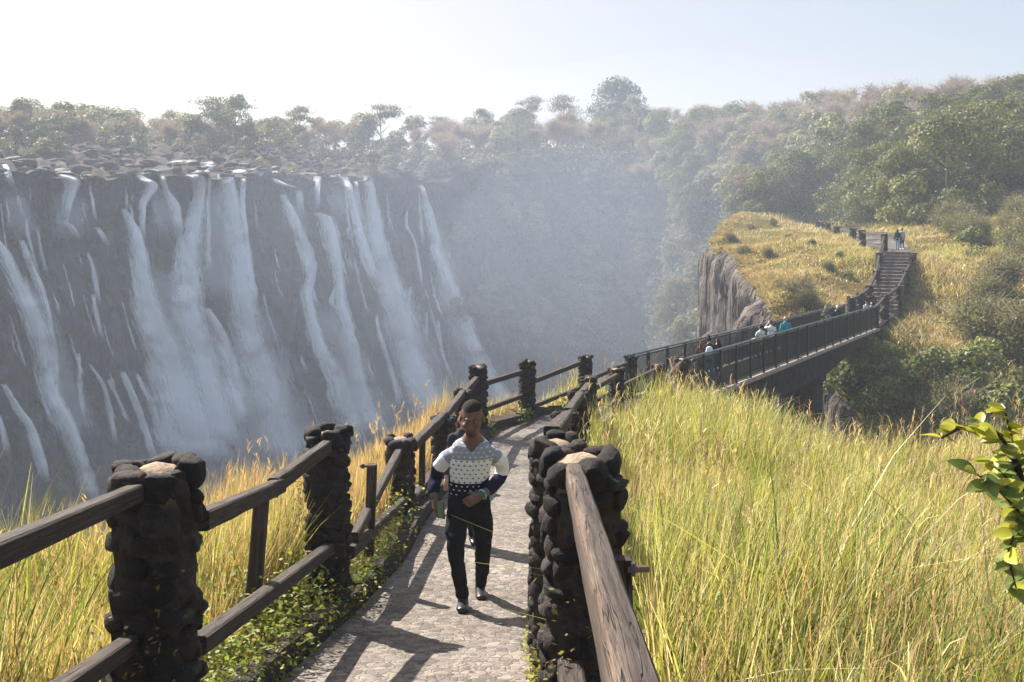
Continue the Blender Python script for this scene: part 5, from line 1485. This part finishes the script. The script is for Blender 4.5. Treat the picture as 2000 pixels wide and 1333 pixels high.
# d) dense green wood on the right behind the upper path
LD = {"dense": "dense dark green tree in the wood behind the upper path", "pale": "paler green tree in the wood behind the upper path", "bushy": "low bush at the foot of the wood behind the upper path"}
okD = lambda x, y: x > np.interp(y, [90, 100, 115, 130, 150], [37, 40, 41, 44, 42]) and poly_sd(np.array([x]), np.array([y]), FAR_RIM)[0] < -2
scatter(46, (1480, 2080), (96, 150), {"dense": 6, "pale": 1.4}, .85, 1.3, 4.4, "dense trees behind the upper path", LD, BV_H, okD, -0.5)
scatter(16, (1470, 1760), (104, 140), {"dense": 2, "bushy": 3}, .6, .8, 3.5, "dense trees behind the upper path", LD, BV_H, okD, -0.3)
# hazy canopy filling the head of the gorge, between the slope and the wood
nd_ = 0
for k in range(500):
    if nd_ >= 66: break
    u, v = random.uniform(1320, 1650), random.uniform(285, 425)
    h = min((b.ray_cast(Vector((0, 0, 0)), P(u, v, 1).normalized()) for b in (BV_H, BV_W, BV_P)), key=lambda r: r[3] if r[0] is not None else 1e9)
    if h[0] is None or h[0].y < (126 if u < 1540 else 110) or poly_sd(np.array([h[0].x]), np.array([h[0].y]), UP_L + UP_R[::-1])[0] < 3: continue
    nd_ += 1; kd = random.choices(("pale", "dense", "bare", "bushy"), (4, 4, 1.2, 2))[0]
    tree(kd, h[0].x, h[0].y, random.uniform(.6, .95), {"pale": "hazy pale tree in the canopy at the head of the gorge", "dense": "hazy green tree in the canopy at the head of the gorge", "bare": "hazy leafless tree in the canopy at the head of the gorge",
         "bushy": "hazy bush in the canopy at the head of the gorge"}[kd], "trees at the head of the gorge", zoff=-.4)
for u, v, k_, kd in ((1560, 588, .75, "olive"), (1575, 596, .6, "olive"), (1520, 566, .4, "goldbush"), (1602, 548, .35, "goldbush"), (1640, 505, .35, "greenbush"), (1480, 525, .45, "goldbush"), (1500, 500, .4, "olive"), (1622, 530, .4, "olive"),
                    (1545, 470, .4, "goldbush"), (1585, 480, .35, "greenbush"), (1430, 470, .5, "olive"), (1412, 476, .45, "goldbush"), (1452, 500, .5, "olive"), (1530, 600, .5, "goldbush"), (1655, 545, .35, "greenbush"), (1470, 450, .5, "goldbush"), (1510, 440, .5, "greenbush")):
    h = BV_H.ray_cast(Vector((0, 0, 0)), P(u, v, 1).normalized())
    if h[0] is not None: tree(kd, h[0].x, h[0].y, k_, {"olive": "small brownish shrub on the dry grass of the headland left of the steps", "goldbush": "low straw coloured bush on the dry grass of the headland left of the steps", "greenbush": "small green bush on the dry grass of the headland left of the steps"}[kd], "low shrubs on the headland", bv=BV_H, zoff=-.15)
# e) leafless brown wood on the right skyline
scatter(72, (1380, 2080), (150, 222), {"bare": 8, "rust": 1, "pale": .8}, .9, 1.25, 4.0, "leafless trees on the right skyline", {
    "bare": "leafless pinkish brown tree in the wood on the right skyline", "rust": "russet leaved tree in the wood on the right skyline", "pale": "green tree among the leafless wood on the right skyline"}, BV_H, None, -0.3)
# f) shrubs on the grassy slope right of the steps
okF = lambda x, y: x > np.interp(y, [45, 55, 62, 70, 80, 95], [22, 24.5, 26.5, 30.5, 34.5, 37])
scatter(19, (1830, 2080), (48, 92), {"olive": 5, "greenbush": 1.2}, .8, 1.7, 2.6, "shrubs on the slope right of the steps", {
    "olive": "twiggy olive grey shrub on the grassy slope right of the steps", "greenbush": "leafy green shrub on the grassy slope right of the steps"}, BV_H, okF, -0.1)
scatter(12, (1720, 2040), (44, 50), {"greenbush": 3, "olive": 1}, 1.0, 1.6, 2.0, "dark bushes low in the ravine by the bridge", {
    "olive": "twiggy shrub low in the ravine beside the bridge", "greenbush": "leafy bush low in the ravine beside the bridge"}, BV_H, None, -0.1)
for u, v, k_ in ((1640, 735, 1.0), (1665, 700, .9), (1690, 690, .8), (1705, 730, 1.1), (1655, 770, 1.2), (1690, 775, 1.2), (1725, 760, 1.1), (1740, 715, .8), (1625, 780, 1.2), (1760, 780, 1.2)):
    h = BV_H.ray_cast(Vector((0, 0, 0)), P(u, v, 1).normalized())
    if h[0] is not None: tree("greenbush", h[0].x, h[0].y, k_, "dark leafy bush in the shadow under the far end of the bridge", "bushes in the shadow under the bridge end", bv=BV_H, zoff=-.3)


def at(kind, u, Y, s, label, group=None, bv=None, sz=1.0, vtop=None, name=None, cat=None):
    x, y = uY(u, Y); r_ = tree(kind, x, y, s, label, group, bv=bv, sz=sz, name=name)
    if r_ and vtop is not None:      # stand it so its top reaches the row the photo shows
        me = [c for c in r_.children if c.name.startswith("crown")][0].data
        hz = max(v.co.z for v in me.vertices); need = -(vtop - VH) / F * y - r_.location.z
        if need > 1: k = max(.4, min(2.2, need / hz)); r_.scale = (r_.scale[0], r_.scale[1], k)
    return r_


at("round", 1211, 232, 1.0, "large round dark green tree rising above the skyline at centre", vtop=150)
at("pale", 1236, 215, .9, "pale green tree in front of the large round skyline tree", vtop=182)
at("flat", 1038, 220, .62, "small flat topped acacia on the skyline left of the round dark tree", vtop=184)
at("flat", 1100, 218, .75, "wider flat topped tree beside the round dark tree on the skyline", vtop=182)
at("orange", 1108, 205, .8, "orange leaved tree among the pinkish wood at centre", vtop=205)
at("flat", 430, 195, 1.1, "tall spreading acacia highest on the left skyline", vtop=186)
at("dense", 462, 190, .8, "green crowned tree close beside the tall spreading acacia", vtop=182)
at("flat", 585, 205, .6, "lone thin umbrella tree poking over the left skyline", vtop=204)
at("pale", 222, 185, .75, "bushy topped tree on the skyline at left", vtop=207)
at("flat", 745, 195, .75, "thorny leafless crowned acacia on the skyline above the right falls", vtop=200)
at("pale", 1150, 168, .9, "pale sunlit tree standing out of the shaded gorge slope", bv=BV_W)
for u, v, s in ((690, 330, .8), (512, 325, .7), (575, 335, .6), (455, 300, .6), (640, 325, .7), (85, 300, 1.2), (330, 285, 1.3)):
    h = BV_P.ray_cast(Vector((0, 0, 0)), P(u, v, 1).normalized())
    if h[0] is not None:
        r_ = tree("goldbush", h[0].x, h[0].y, s, "yellowish bush among the rocks by the top of the falls", "yellow bushes by the top of the falls", bv=BV_P)
for u, v, s in ((725, 345, 1.0), (760, 335, .7), (800, 350, .8), (840, 345, .9), (550, 300, .9), (480, 305, .8), (390, 300, .8), (30, 300, .9), (110, 300, .8), (270, 295, .7), (630, 310, .9), (690, 305, 1.0), (760, 310, 1.0), (820, 320, 1.0), (870, 330, 1.0)):
    h = BV_P.ray_cast(Vector((0, 0, 0)), P(u, v, 1).normalized())
    if h[0] is not None: tree("bushy", h[0].x, h[0].y, s * .9, "hazy grey green bush at the edge of the rocks above the falls", "bushes above the falls", bv=BV_P)


# ------------------------------------------------------------------ grass
def blades(pos, h, w, az, lean, yaw, cols, segs=4, curve=1.8, tipw=0.12):
    n = len(pos); t = np.linspace(0, 1, segs + 1)[None, :, None]
    D = np.stack([np.cos(az), np.sin(az), np.zeros(n)], 1)[:, None, :]
    c = pos[:, None, :] + np.array([0, 0, 1.0])[None, None] * (h[:, None, None] * t * (1 - 0.35 * lean[:, None, None] * t)) + D * (h * lean)[:, None, None] * t ** curve
    S = np.stack([np.cos(yaw), np.sin(yaw), np.zeros(n)], 1)[:, None, :] * (w[:, None, None] * 0.5 * np.maximum(tipw, np.minimum(1.0, 1.25 * (1 - t ** 1.6))))
    V = np.stack([c - S, c + S], 2).reshape(-1, 3)
    k = 2 * (segs + 1); b = (np.arange(n) * k)[:, None] + (np.arange(segs) * 2)[None]
    b = b.ravel(); Q = np.stack([b, b + 1, b + 3, b + 2], 1)
    return V, Q, np.repeat(cols, k, axis=0)


def build_grass(name, sets, label_mat, seg=4):
    Vs, Qs, Cs = [], [], []; o = 0
    for s in sets:
        V, Q, C = s; Vs.append(V); Qs.append(Q + o); Cs.append(C); o += len(V)
    me = np_mesh(name, np.concatenate(Vs), np.concatenate(Qs), np.concatenate(Cs))
    return tag(link(name, me, label_mat), kind="stuff")


STRAW, GOLD, RUSSET = np.array([.74, .62, .36]), np.array([.53, .385, .19]), np.array([.49, .35, .20])
LIME, GREEN = np.array([.42, .43, .11]), np.array([.15, .21, .045])


def mixcol(n, weights, val=(.5, 1.3)):
    pal = np.stack([STRAW, GOLD, RUSSET, LIME, GREEN]); p = np.asarray(weights, float)
    if p.ndim == 1: p = np.tile(p[None], (n, 1))
    p = p / p.sum(1, keepdims=True); cum = np.cumsum(p, 1); i = (rng.random((n, 1)) > cum).sum(1).clip(0, 4)
    return pal[i] * rng.uniform(*val, (n, 1)) * rng.uniform(.92, 1.08, (n, 3)), i


def sample_region(n, x0, x1, y0, y1, dens, keep):
    x = rng.uniform(x0, x1, n); y = y0 + (y1 - y0) * rng.random(n) ** dens
    m = keep(x, y); return x[m], y[m]


def in_frame(x, y, m=1.15): return (np.abs(x) / np.maximum(y, .1) * F < 1000 * m + 250)


# right hand field
def right_ok(x, y): return (x > 0.62 + 0.03 * np.abs(np.sin(y * 5))) & (poly_sd(x, y, PATH_POLY) > 0.28) & (poly_sd(x, y, NEAR_RIM) < 0.6) & in_frame(x, y)


def field(n, x0, x1, y0, y1, dens, ok, hh, ww, weights, lean=(.08, .45), tall=0.0):
    x, y = sample_region(n, x0, x1, y0, y1, dens, ok); m = len(x); z = z_near(x, y)
    clump = fbm(x, y, .55, 3, 21); c2 = fbm(x, y, .28, 2, 33)
    W = np.tile(np.asarray(weights, float)[None], (m, 1)); W[:, 3] *= np.clip(1 + 3.2 * c2, .15, 3); W[:, 4] *= np.clip(1 + 4.5 * clump, .05, 4); W[:, 1] *= np.clip(1 - 2.5 * c2, .2, 3); W[:, 2] *= np.clip(1 + 6 * fbm(x, y, .45, 2, 63), .05, 5)
    cols, idx = mixcol(m, W); cols = np.clip(cols, 0, .8)
    h = rng.uniform(*hh, m) * np.clip(1 + 1.15 * clump + .5 * c2, .35, 2); w = rng.uniform(*ww, m) * np.where(idx >= 3, 1.25, .8) * np.interp(y, [2, 8, 28], [1, 1.35, 2.3])
    az = rng.normal(-.5 + 2.2 * c2, 1.3, m); ln = rng.uniform(*lean, m) ** 1.0 * np.where(idx >= 3, 1.1, .8)
    return blades(np.stack([x, y, z - .03], 1), h, w, az, ln, rng.uniform(0, 6.28, m), cols)


def stalks(n, x0, x1, y0, y1, ok, hh, col, head=True):
    """tall thin flowering stems with a loose seed head"""
    x, y = sample_region(n, x0, x1, y0, y1, 1.2, ok); m = len(x); z = z_near(x, y); h = rng.uniform(*hh, m)
    az = rng.uniform(0, 6.28, m); ln = rng.uniform(.05, .35, m); cols = np.array(col)[None] * rng.uniform(.7, 1.3, (m, 1))
    sc = np.interp(y, [2, 8, 28], [1, 1.4, 2.2])
    out = [blades(np.stack([x, y, z], 1), h, .005 * sc, az, ln, rng.uniform(0, 6.28, m), cols, 5, 2.0, .5)]
    if head:
        for k in range(6):
            t = 1 - k * .035; b = np.stack([x, y, z], 1) + np.stack([np.cos(az) * h * ln * t ** 2, np.sin(az) * h * ln * t ** 2, h * t * (1 - .35 * ln * t)], 1)
            a2 = rng.uniform(0, 6.28, m)
            out.append(blades(b, rng.uniform(.05, .12, m), .007 * sc, a2, rng.uniform(.3, 1.0, m), rng.uniform(0, 6.28, m), cols * 1.15, 2, 1.5, .3))
    return out


WR = (3.6, 1.2, .4, 3.0, .95)
sets = [field(52000, .5, 6.5, 1.6, 9, 1.0, right_ok, (.4, .92), (.006, .0125), WR), field(62000, .5, 15.5, 8, 29, .9, right_ok, (.38, .9), (.006, .011), WR),
        field(9000, .5, 7, 1.6, 10, 1.0, right_ok, (.5, .9), (.008, .014), (2.2, .6, .3, 2.2, 1.4), (.3, 1.3)),
        field(16000, .5, 15, 1.6, 29, 1.0, right_ok, (.15, .4), (.008, .013), (2.5, 2, 1.2, 1.2, .8), (.2, 1.1))]
sets += [field(380, 1.5, 6, 1.8, 8, 1.0, right_ok, (.9, 1.5), (.011, .018), (2.5, .6, .3, 1.6, 1.6), (.35, 1.0)), field(7000, .5, 12, 1.6, 26, 1.0, right_ok, (.6, 1.0), (.005, .009), (5, 2, .6, .6, .1), (.8, 1.9))]
sets += stalks(900, .7, 14, 2.5, 29, right_ok, (.95, 1.45), (.62, .48, .27)) + stalks(160, .7, 12, 4, 28, right_ok, (1.0, 1.7), (.30, .17, .10))

def tufts(n, x0, x1, y0, y1, ok, hh, cols):
    """clumps of arching blades standing up out of the rest"""
    x, y = sample_region(n, x0, x1, y0, y1, 1.1, ok); out = []
    for a, b in zip(x, y):
        m = int(rng.integers(25, 60)); px, py = a + rng.normal(0, .05, m), b + rng.normal(0, .05, m); h = rng.uniform(*hh) * rng.uniform(.6, 1.1, m); az = rng.uniform(0, 6.28, m)
        c = np.array(cols[rng.integers(len(cols))])[None] * rng.uniform(.6, 1.3, (m, 1)); sc = np.interp(b, [2, 8, 28], [1, 1.4, 2.2])
        out.append(blades(np.stack([px, py, z_near(px, py) - .02], 1), h, rng.uniform(.006, .011, m) * sc, az, rng.uniform(.1, .8, m), rng.uniform(0, 6.28, m), c, 4, 1.9))
    return out


sets += tufts(150, .7, 6, 2.2, 11, right_ok, (.6, 1.1), ((.17, .26, .05), (.22, .32, .07), (.40, .42, .11), (.13, .20, .045))) + tufts(110, .7, 14, 10, 27, right_ok, (.6, 1.1), ((.20, .29, .06), (.40, .42, .11), (.45, .34, .17)))
build_grass("tall_grass", sets, M_grass)


# left bank, down to the edge of the gorge
def left_ok(x, y): return (poly_sd(x, y, PATH_POLY) > 0.42) & (x < np.interp(y, [0, 8, 15, 19, 24, 30], [-1.75, -1.68, -1.1, -.3, 2.2, 3.6])) & (poly_sd(x, y, NEAR_RIM) < 0.35) & in_frame(x, y)


WL_near, WL_far = (2.0, 4.2, 1.5, 1.1, .4), (1.3, 4.6, 2.4, .3, .12)
sets = [field(30000, -4.6, -1.4, 2.2, 8, 1.0, left_ok, (.38, .70), (.005, .010), WL_near), field(30000, -4.6, 0, 7, 20, 1.0, left_ok, (.38, .74), (.005, .009), WL_far),
        field(2600, -4.6, -2.0, 2.2, 7, 1.0, left_ok, (.6, 1.05), (.008, .013), (.8, .3, 0, 3, 2.2), (.1, .45)), field(8000, -4.5, 4, 7, 30, 1.0, left_ok, (.15, .35), (.007, .012), (1, 3, 1.5, 1.5, .8), (.2, 1.0)),
        field(6000, -1.5, 4.0, 18.5, 29, 1.0, left_ok, (.25, .5), (.006, .01), (1.5, 3, .8, 1.6, .5))]
sets += stalks(260, -4.5, -1.5, 3, 19, left_ok, (.65, .95), (.52, .36, .16))
build_grass("golden_grass", sets, M_grass)


# grass over the far slopes
def hill_grass():
    out = []
    for n, x0, x1, y0, y1 in ((95000, 14, 46, 44, 84), (34000, 16, 60, 84, 135)):
        x = rng.uniform(x0, x1, n); y = rng.uniform(y0, y1, n)
        m = (poly_sd(x, y, FAR_RIM) < 0.12) & (np.abs(x / y * F) < 1120) & (poly_sd(x, y, UP_L + UP_R[::-1]) > .4) & (poly_sd(x, y, [(17.6, 53.2), (19.4, 52.2), (23, 58.6), (28.1, 69.6), (26.2, 70.2), (21, 59.7)]) > .3)
        x, y = x[m], y[m]; n = len(x); z = z_hill(x, y); c2 = fbm(x, y, .12, 3, 41); c3 = fbm(x, y, .4, 3, 44)
        W = np.tile(np.array([[2.0, 2.6, .9, 1.6, .5]]), (n, 1)); W[:, 3] *= np.clip(1 + 4 * c2, .1, 4); W[:, 1] *= np.clip(1 - 2 * c2, .3, 3)
        left = np.clip((np.interp(y, [50, 62, 70, 80, 115], [20, 22.5, 25, 27, 33]) - x) / 4, 0, 1); W[:, 3] *= 1 - .6 * left; W[:, 2] += 3.0 * left
        cols, idx = mixcol(n, W, (.6, 1.2))
        h = rng.uniform(.18, .62, n) * np.clip(1 + 1.5 * c3, .3, 2) * (1 - .4 * left); k = np.interp(y, [45, 130], [.028, .065])
        out.append(blades(np.stack([x, y, z - .05], 1), h, k * rng.uniform(.6, 1.5, n), rng.uniform(0, 6.28, n), rng.uniform(.2, 1.3, n), rng.uniform(0, 6.28, n), cols, 2, 1.6, .25))
    rp, _ = resample([(a, b, 0) for a, b in FAR_RIM[:15]], .035); m = (rp[:, 1] > 50) & (rp[:, 1] < 120); rp = np.repeat(rp[m], 6, axis=0); n = len(rp)     # tufts hanging over the rim
    inw = rng.uniform(-1.1, .5, n); x = rp[:, 0] - inw; y = rp[:, 1] + rng.normal(0, .15, n); z = z_hill(x + .3, y) - .06 - np.clip(inw, 0, 1) * rng.uniform(0, .9, n)
    cols, _i = mixcol(n, (2, 3, 2.4, .9, .3), (.5, 1.1)); k = np.interp(y, [45, 120], [.035, .075])
    out.append(blades(np.stack([x, y, z], 1), rng.uniform(.2, .5, n), k * rng.uniform(.6, 1.5, n), rng.normal(3.3, .7, n), rng.uniform(.5, 2.0, n), rng.uniform(0, 6.28, n), cols, 3, 1.6, .25))
    build_grass("hill_grass", out, M_grass)


hill_grass()


# low leafy weeds along the path edges
def weeds():
    C, S, K = [], [], []
    spots = [(-1.60, 4.6, .38, 1500), (-1.60, 5.5, .36, 1700), (-1.58, 6.5, .36, 1700), (-1.5, 7.4, .34, 1400), (-1.32, 8.6, .28, 1000), (-1.22, 9.7, .24, 700), (-1.28, 11.2, .22, 350), (-1.35, 12.4, .2, 300),
             (.16, 5.0, .10, 160), (.17, 5.8, .13, 260), (.18, 6.7, .13, 240), (.24, 7.6, .1, 130), (.3, 8.8, .12, 160), (-.5, 19.2, .2, 220), (.3, 21.0, .2, 260), (1.2, 22.6, .25, 260), (2.6, 25.6, .3, 260), (.9, 15.4, .3, 420), (1.4, 17.2, .3, 420),
             (.75, 3.6, .3, 420), (1.0, 2.9, .3, 300)]
    for x, y, r, n in spots:
        px = x + rng.normal(0, r * .55, n); py = y + rng.normal(0, r * 1.2, n)
        ok = poly_sd(px, py, PATH_POLY) > -0.06 - .10 * fbm(px, py, 2.5, 2, 3); px, py = px[ok], py[ok]; m = len(px)
        hz = np.abs(rng.normal(0, .15, m)) * (1.4 if x < -1 else .8)
        C.append(np.stack([px, py, np.maximum(z_near(px, py), zpath(py)) + hz], 1)); S.append(np.interp(py, [3, 12, 26], [.032, .05, .09]))
        c = np.array([[.21, .26, .045]]) * rng.uniform(.55, 1.4, (m, 1)); y_ = rng.random(m) < (.45 if x > 0 else .22); c[y_] = np.array([[.38, .32, .06]]) * rng.uniform(.7, 1.2, (y_.sum(), 1)); K.append(c)
    # moss and small plants rooted on the near pillars
    for key, ang, n in (("L0", 2.8, 70), ("L1", 3.0, 260), ("R0", 0.3, 60), ("L0", 5.0, 60), ("R0", 4.2, 40)):
        p = PC[key]; a = ang + rng.normal(0, .35, n); rr_ = .23 + rng.uniform(-.02, .05, n); dz = rng.normal(-.62 if key == "L1" else -.75, .16, n)
        C.append(np.stack([p.x + np.cos(a) * rr_, p.y + np.sin(a) * rr_, p.z + dz], 1)); S.append(np.full(n, .028)); K.append(np.array([[.22, .19, .04]]) * rng.uniform(.5, 1.3, (n, 1)))
    C, S, K = np.concatenate(C), np.concatenate(S), np.concatenate(K)
    V, Q, cc = leaf_quads(C, np.tile([[0, 0, 1.0]], (len(C), 1)), S, K, .7, .62)
    tag(link("verge_weeds", np_mesh("verge_weeds", V, Q, cc), M_leaf), kind="stuff")


weeds()
# scrub cover on the gorge slope, too fine to count
def slope_scrub():
    me = fallwall.data; nf = len(me.polygons); ctr = np.empty(nf * 3, np.float32); me.polygons.foreach_get("center", ctr); nr = np.empty(nf * 3, np.float32); me.polygons.foreach_get("normal", nr)
    ctr, nr = ctr.reshape(-1, 3), nr.reshape(-1, 3); mi = np.empty(nf, np.int32); me.polygons.foreach_get("material_index", mi)
    pick = np.where((mi == 1) & (ctr[:, 2] > -40))[0]; i = rng.choice(pick, 36000)
    C = ctr[i] + rng.normal(0, .6, (len(i), 3)); n3 = nr[i]; flip = (n3[:, 1] > 0) & (np.abs(n3[:, 1]) > .3); n3[flip] *= -1
    cl = fbm(C[:, 0], C[:, 2], .12, 3, 51)
    C += np.array([[0, -.3, .6]]) * (1 + 2.5 * np.clip(cl, 0, 1))[:, None]
    K = np.array([[.06, .072, .028]]) * rng.uniform(.5, 1.5, (len(i), 1)) * np.where(rng.random(len(i)) < .15, 1.5, 1.0)[:, None]
    V, Q, cc = leaf_quads(C, n3 + np.array([[0, 0, .6]]), np.interp(C[:, 1], [120, 185], [.26, .62]), K, .6)
    # undergrowth on the wooded tops
    me2 = plat.data; nf = len(me2.polygons); ctr = np.empty(nf * 3, np.float32); me2.polygons.foreach_get("center", ctr); ctr = ctr.reshape(-1, 3); mi = np.empty(nf, np.int32); me2.polygons.foreach_get("material_index", mi)
    pick = np.where((mi == 1) & (ctr[:, 1] < 260))[0]; i = rng.choice(pick, 16000); C = ctr[i] + rng.normal(0, 1.0, (len(i), 3)) * np.array([[1, 1, .35]]) + np.array([[0, 0, .5]])
    K = np.array([[.15, .11, .065]]) * rng.uniform(.5, 1.4, (len(i), 1)); g_ = rng.random(len(i)) < .35; K[g_] = np.array([[.08, .085, .035]]) * rng.uniform(.6, 1.3, (g_.sum(), 1))
    V2, Q2, c2 = leaf_quads(C, np.tile([[0, -.4, 1.0]], (len(i), 1)), np.full(len(i), .8), K, .8)
    tag(link("undergrowth", np_mesh("undergrowth", np.concatenate([V, V2]), np.concatenate([Q, Q2 + len(V)]), np.concatenate([cc, c2])), M_leaf), kind="stuff")


slope_scrub()


# ------------------------------------------------------------------ leafy branch of the shrub at the right edge
def shrub():
    Y = 2.7; root0 = P(2075, 1560, Y + .1); root0.z = float(z_near(np.array([root0.x]), np.array([root0.y]))[0])
    rt = empty("broadleaf_shrub", root0, "yellow green broadleaf shrub leaning into frame at the right edge", "shrub")
    st = [[root0, P(2095, 1250, Y + .1), P(2050, 1080, Y), P(2010, 985, Y - .03), P(1985, 905, Y), P(1955, 852, Y - .02), P(1915, 828, Y - .05), P(1870, 838, Y - .05), P(1838, 856, Y - .04)],
          [P(2050, 1080, Y), P(2000, 1010, Y - .1), P(1950, 958, Y - .12), P(1905, 925, Y - .12)], [P(2020, 1010, Y), P(1985, 1030, Y - .08), P(1968, 1085, Y - .1), P(1985, 1150, Y - .1)],
          [P(1985, 905, Y), P(1975, 850, Y + .05), P(1962, 800, Y + .03)], [P(2095, 1250, Y + .1), P(2060, 1180, Y), P(2010, 1120, Y - .05)], [P(2010, 985, Y), P(1972, 940, Y + .1), P(1935, 900, Y + .1)]]
    g = Geo()
    for i, s in enumerate(st):
        s = [p - root0 for p in s]; g.tube(s, [.014 * (1 - .75 * k / (len(s) - 1)) if i == 0 else .005 * (1 - .6 * k / (len(s) - 1)) for k in range(len(s))], 6, (.06, .045, .03))
    link("stem", g.mesh("stem", True), M_bark, rt)
    gl = Geo(); rr = random.Random(5)

    def leaf(p, d, up, L, col):
        T = d.normalized(); S = T.cross(up).normalized(); U = S.cross(T); n = 6; vs, uv = [], []
        for i in range(n + 1):
            t = i / n; wv = L * .34 * math.sin(math.pi * min(1, t * .93 + .05)) ** .75 * (1 - .18 * t); droop = -U * L * .22 * t * t
            c = p + T * L * t + droop
            for q in (-1, 0, 1): vs.append(c + S * wv * q + U * wv * .28 * abs(q)); uv.append((t, q))
        fs = [(i * 3 + j, i * 3 + j + 1, i * 3 + 4 + j, i * 3 + 3 + j) for i in range(n) for j in (0, 1)]
        gl.add(vs, fs, col, uv)
    for i, s in enumerate(st):
        pts, _ = resample([tuple(p) for p in s], .016)
        for k, q in enumerate(pts):
            q = Vector(q)
            if i == 0 and k < 20: continue
            for _r in range(rr.choice((2, 2, 3)) if q.z < -.62 else rr.choice((1, 2, 2))):
                a = rr.random() * 6.28; d = Vector((math.cos(a), math.sin(a) * .8 - .15, rr.uniform(-.35, .75))) + Vector((-.25, 0, 0)); up = Vector((rr.gauss(0, .5), rr.gauss(-.3, .4), 1)).normalized()
                yel = rr.random() < (.75 if q.z > -.62 else .3); c = (.40, .40, .045) if yel else rr.choice(((.14, .19, .045), (.20, .24, .07), (.26, .30, .09)))
                m = rr.uniform(.75, 1.2); leaf(q - root0, d, up, rr.uniform(.040, .072), tuple(x * m for x in c))
    link("leaves", gl.mesh("leaves", True), M_gloss_leaf, rt)


shrub()
# ------------------------------------------------------------------ air: thin haze over everything, spray hanging in the gorge
def volume_mat(name, dens, col, aniso=0.3):
    m = bpy.data.materials.new(name); m.use_nodes = True; t = m.node_tree; t.nodes.remove(t.nodes["Principled BSDF"])
    v = t.nodes.new("ShaderNodeVolumePrincipled"); v.inputs["Density"].default_value = dens; v.inputs["Color"].default_value = (*col, 1); v.inputs["Anisotropy"].default_value = aniso
    t.links.new(v.outputs[0], t.nodes["Material Output"].inputs["Volume"])
    return m


g = Geo(); g.box((-105, 230, -18), (640, 500, 116)); me = g.mesh("haze")
haze = tag(link("haze", me, volume_mat("haze_air", 0.0009, (0.76, 0.85, 1.0), 0.15)), kind="stuff")


def mist(c, size, rz, dens, seed):
    v = ICO3[0] * np.array(size); n = ICO3[0]; v = v * (1 + .35 * fbm(n[:, 0] * 1.5 + seed, n[:, 1] * 1.5 + n[:, 2], 1.0, 3, seed))[:, None]
    cz, sz = math.cos(rz), math.sin(rz); v = np.stack([v[:, 0] * cz - v[:, 1] * sz, v[:, 0] * sz + v[:, 1] * cz, v[:, 2]], 1)
    o = link("spray_mist", np_mesh("spray_mist", v, ICO3[1], smooth=True), volume_mat("spray", dens, (0.70, 0.80, 1.0), 0.15)); o.location = c
    return tag(o, kind="stuff")


MIST = [((-24, 126, -16), (88, 34, 22), R(48), .0004, 3), ((20, 146, -5), (46, 34, 22), R(0), .0032, 5)]
for c, sz_, rz, d, sd in MIST:                                  # nested puffs, so that the spray thins out towards its rim
    for q_ in (1.3, .75): mist(c, tuple(x * q_ for x in sz_), rz, d * .62, sd + int(q_ * 10))
for c, sz_, rz, d, sd in [((-36, 108, -34), (20, 9, 15), R(50), .009, 8), ((-24, 118, -36), (22, 9, 14), R(50), .008, 6), ((-9, 140, -34), (16, 9, 14), R(50), .005, 7)]:
    mist(c, sz_, rz, d, sd)
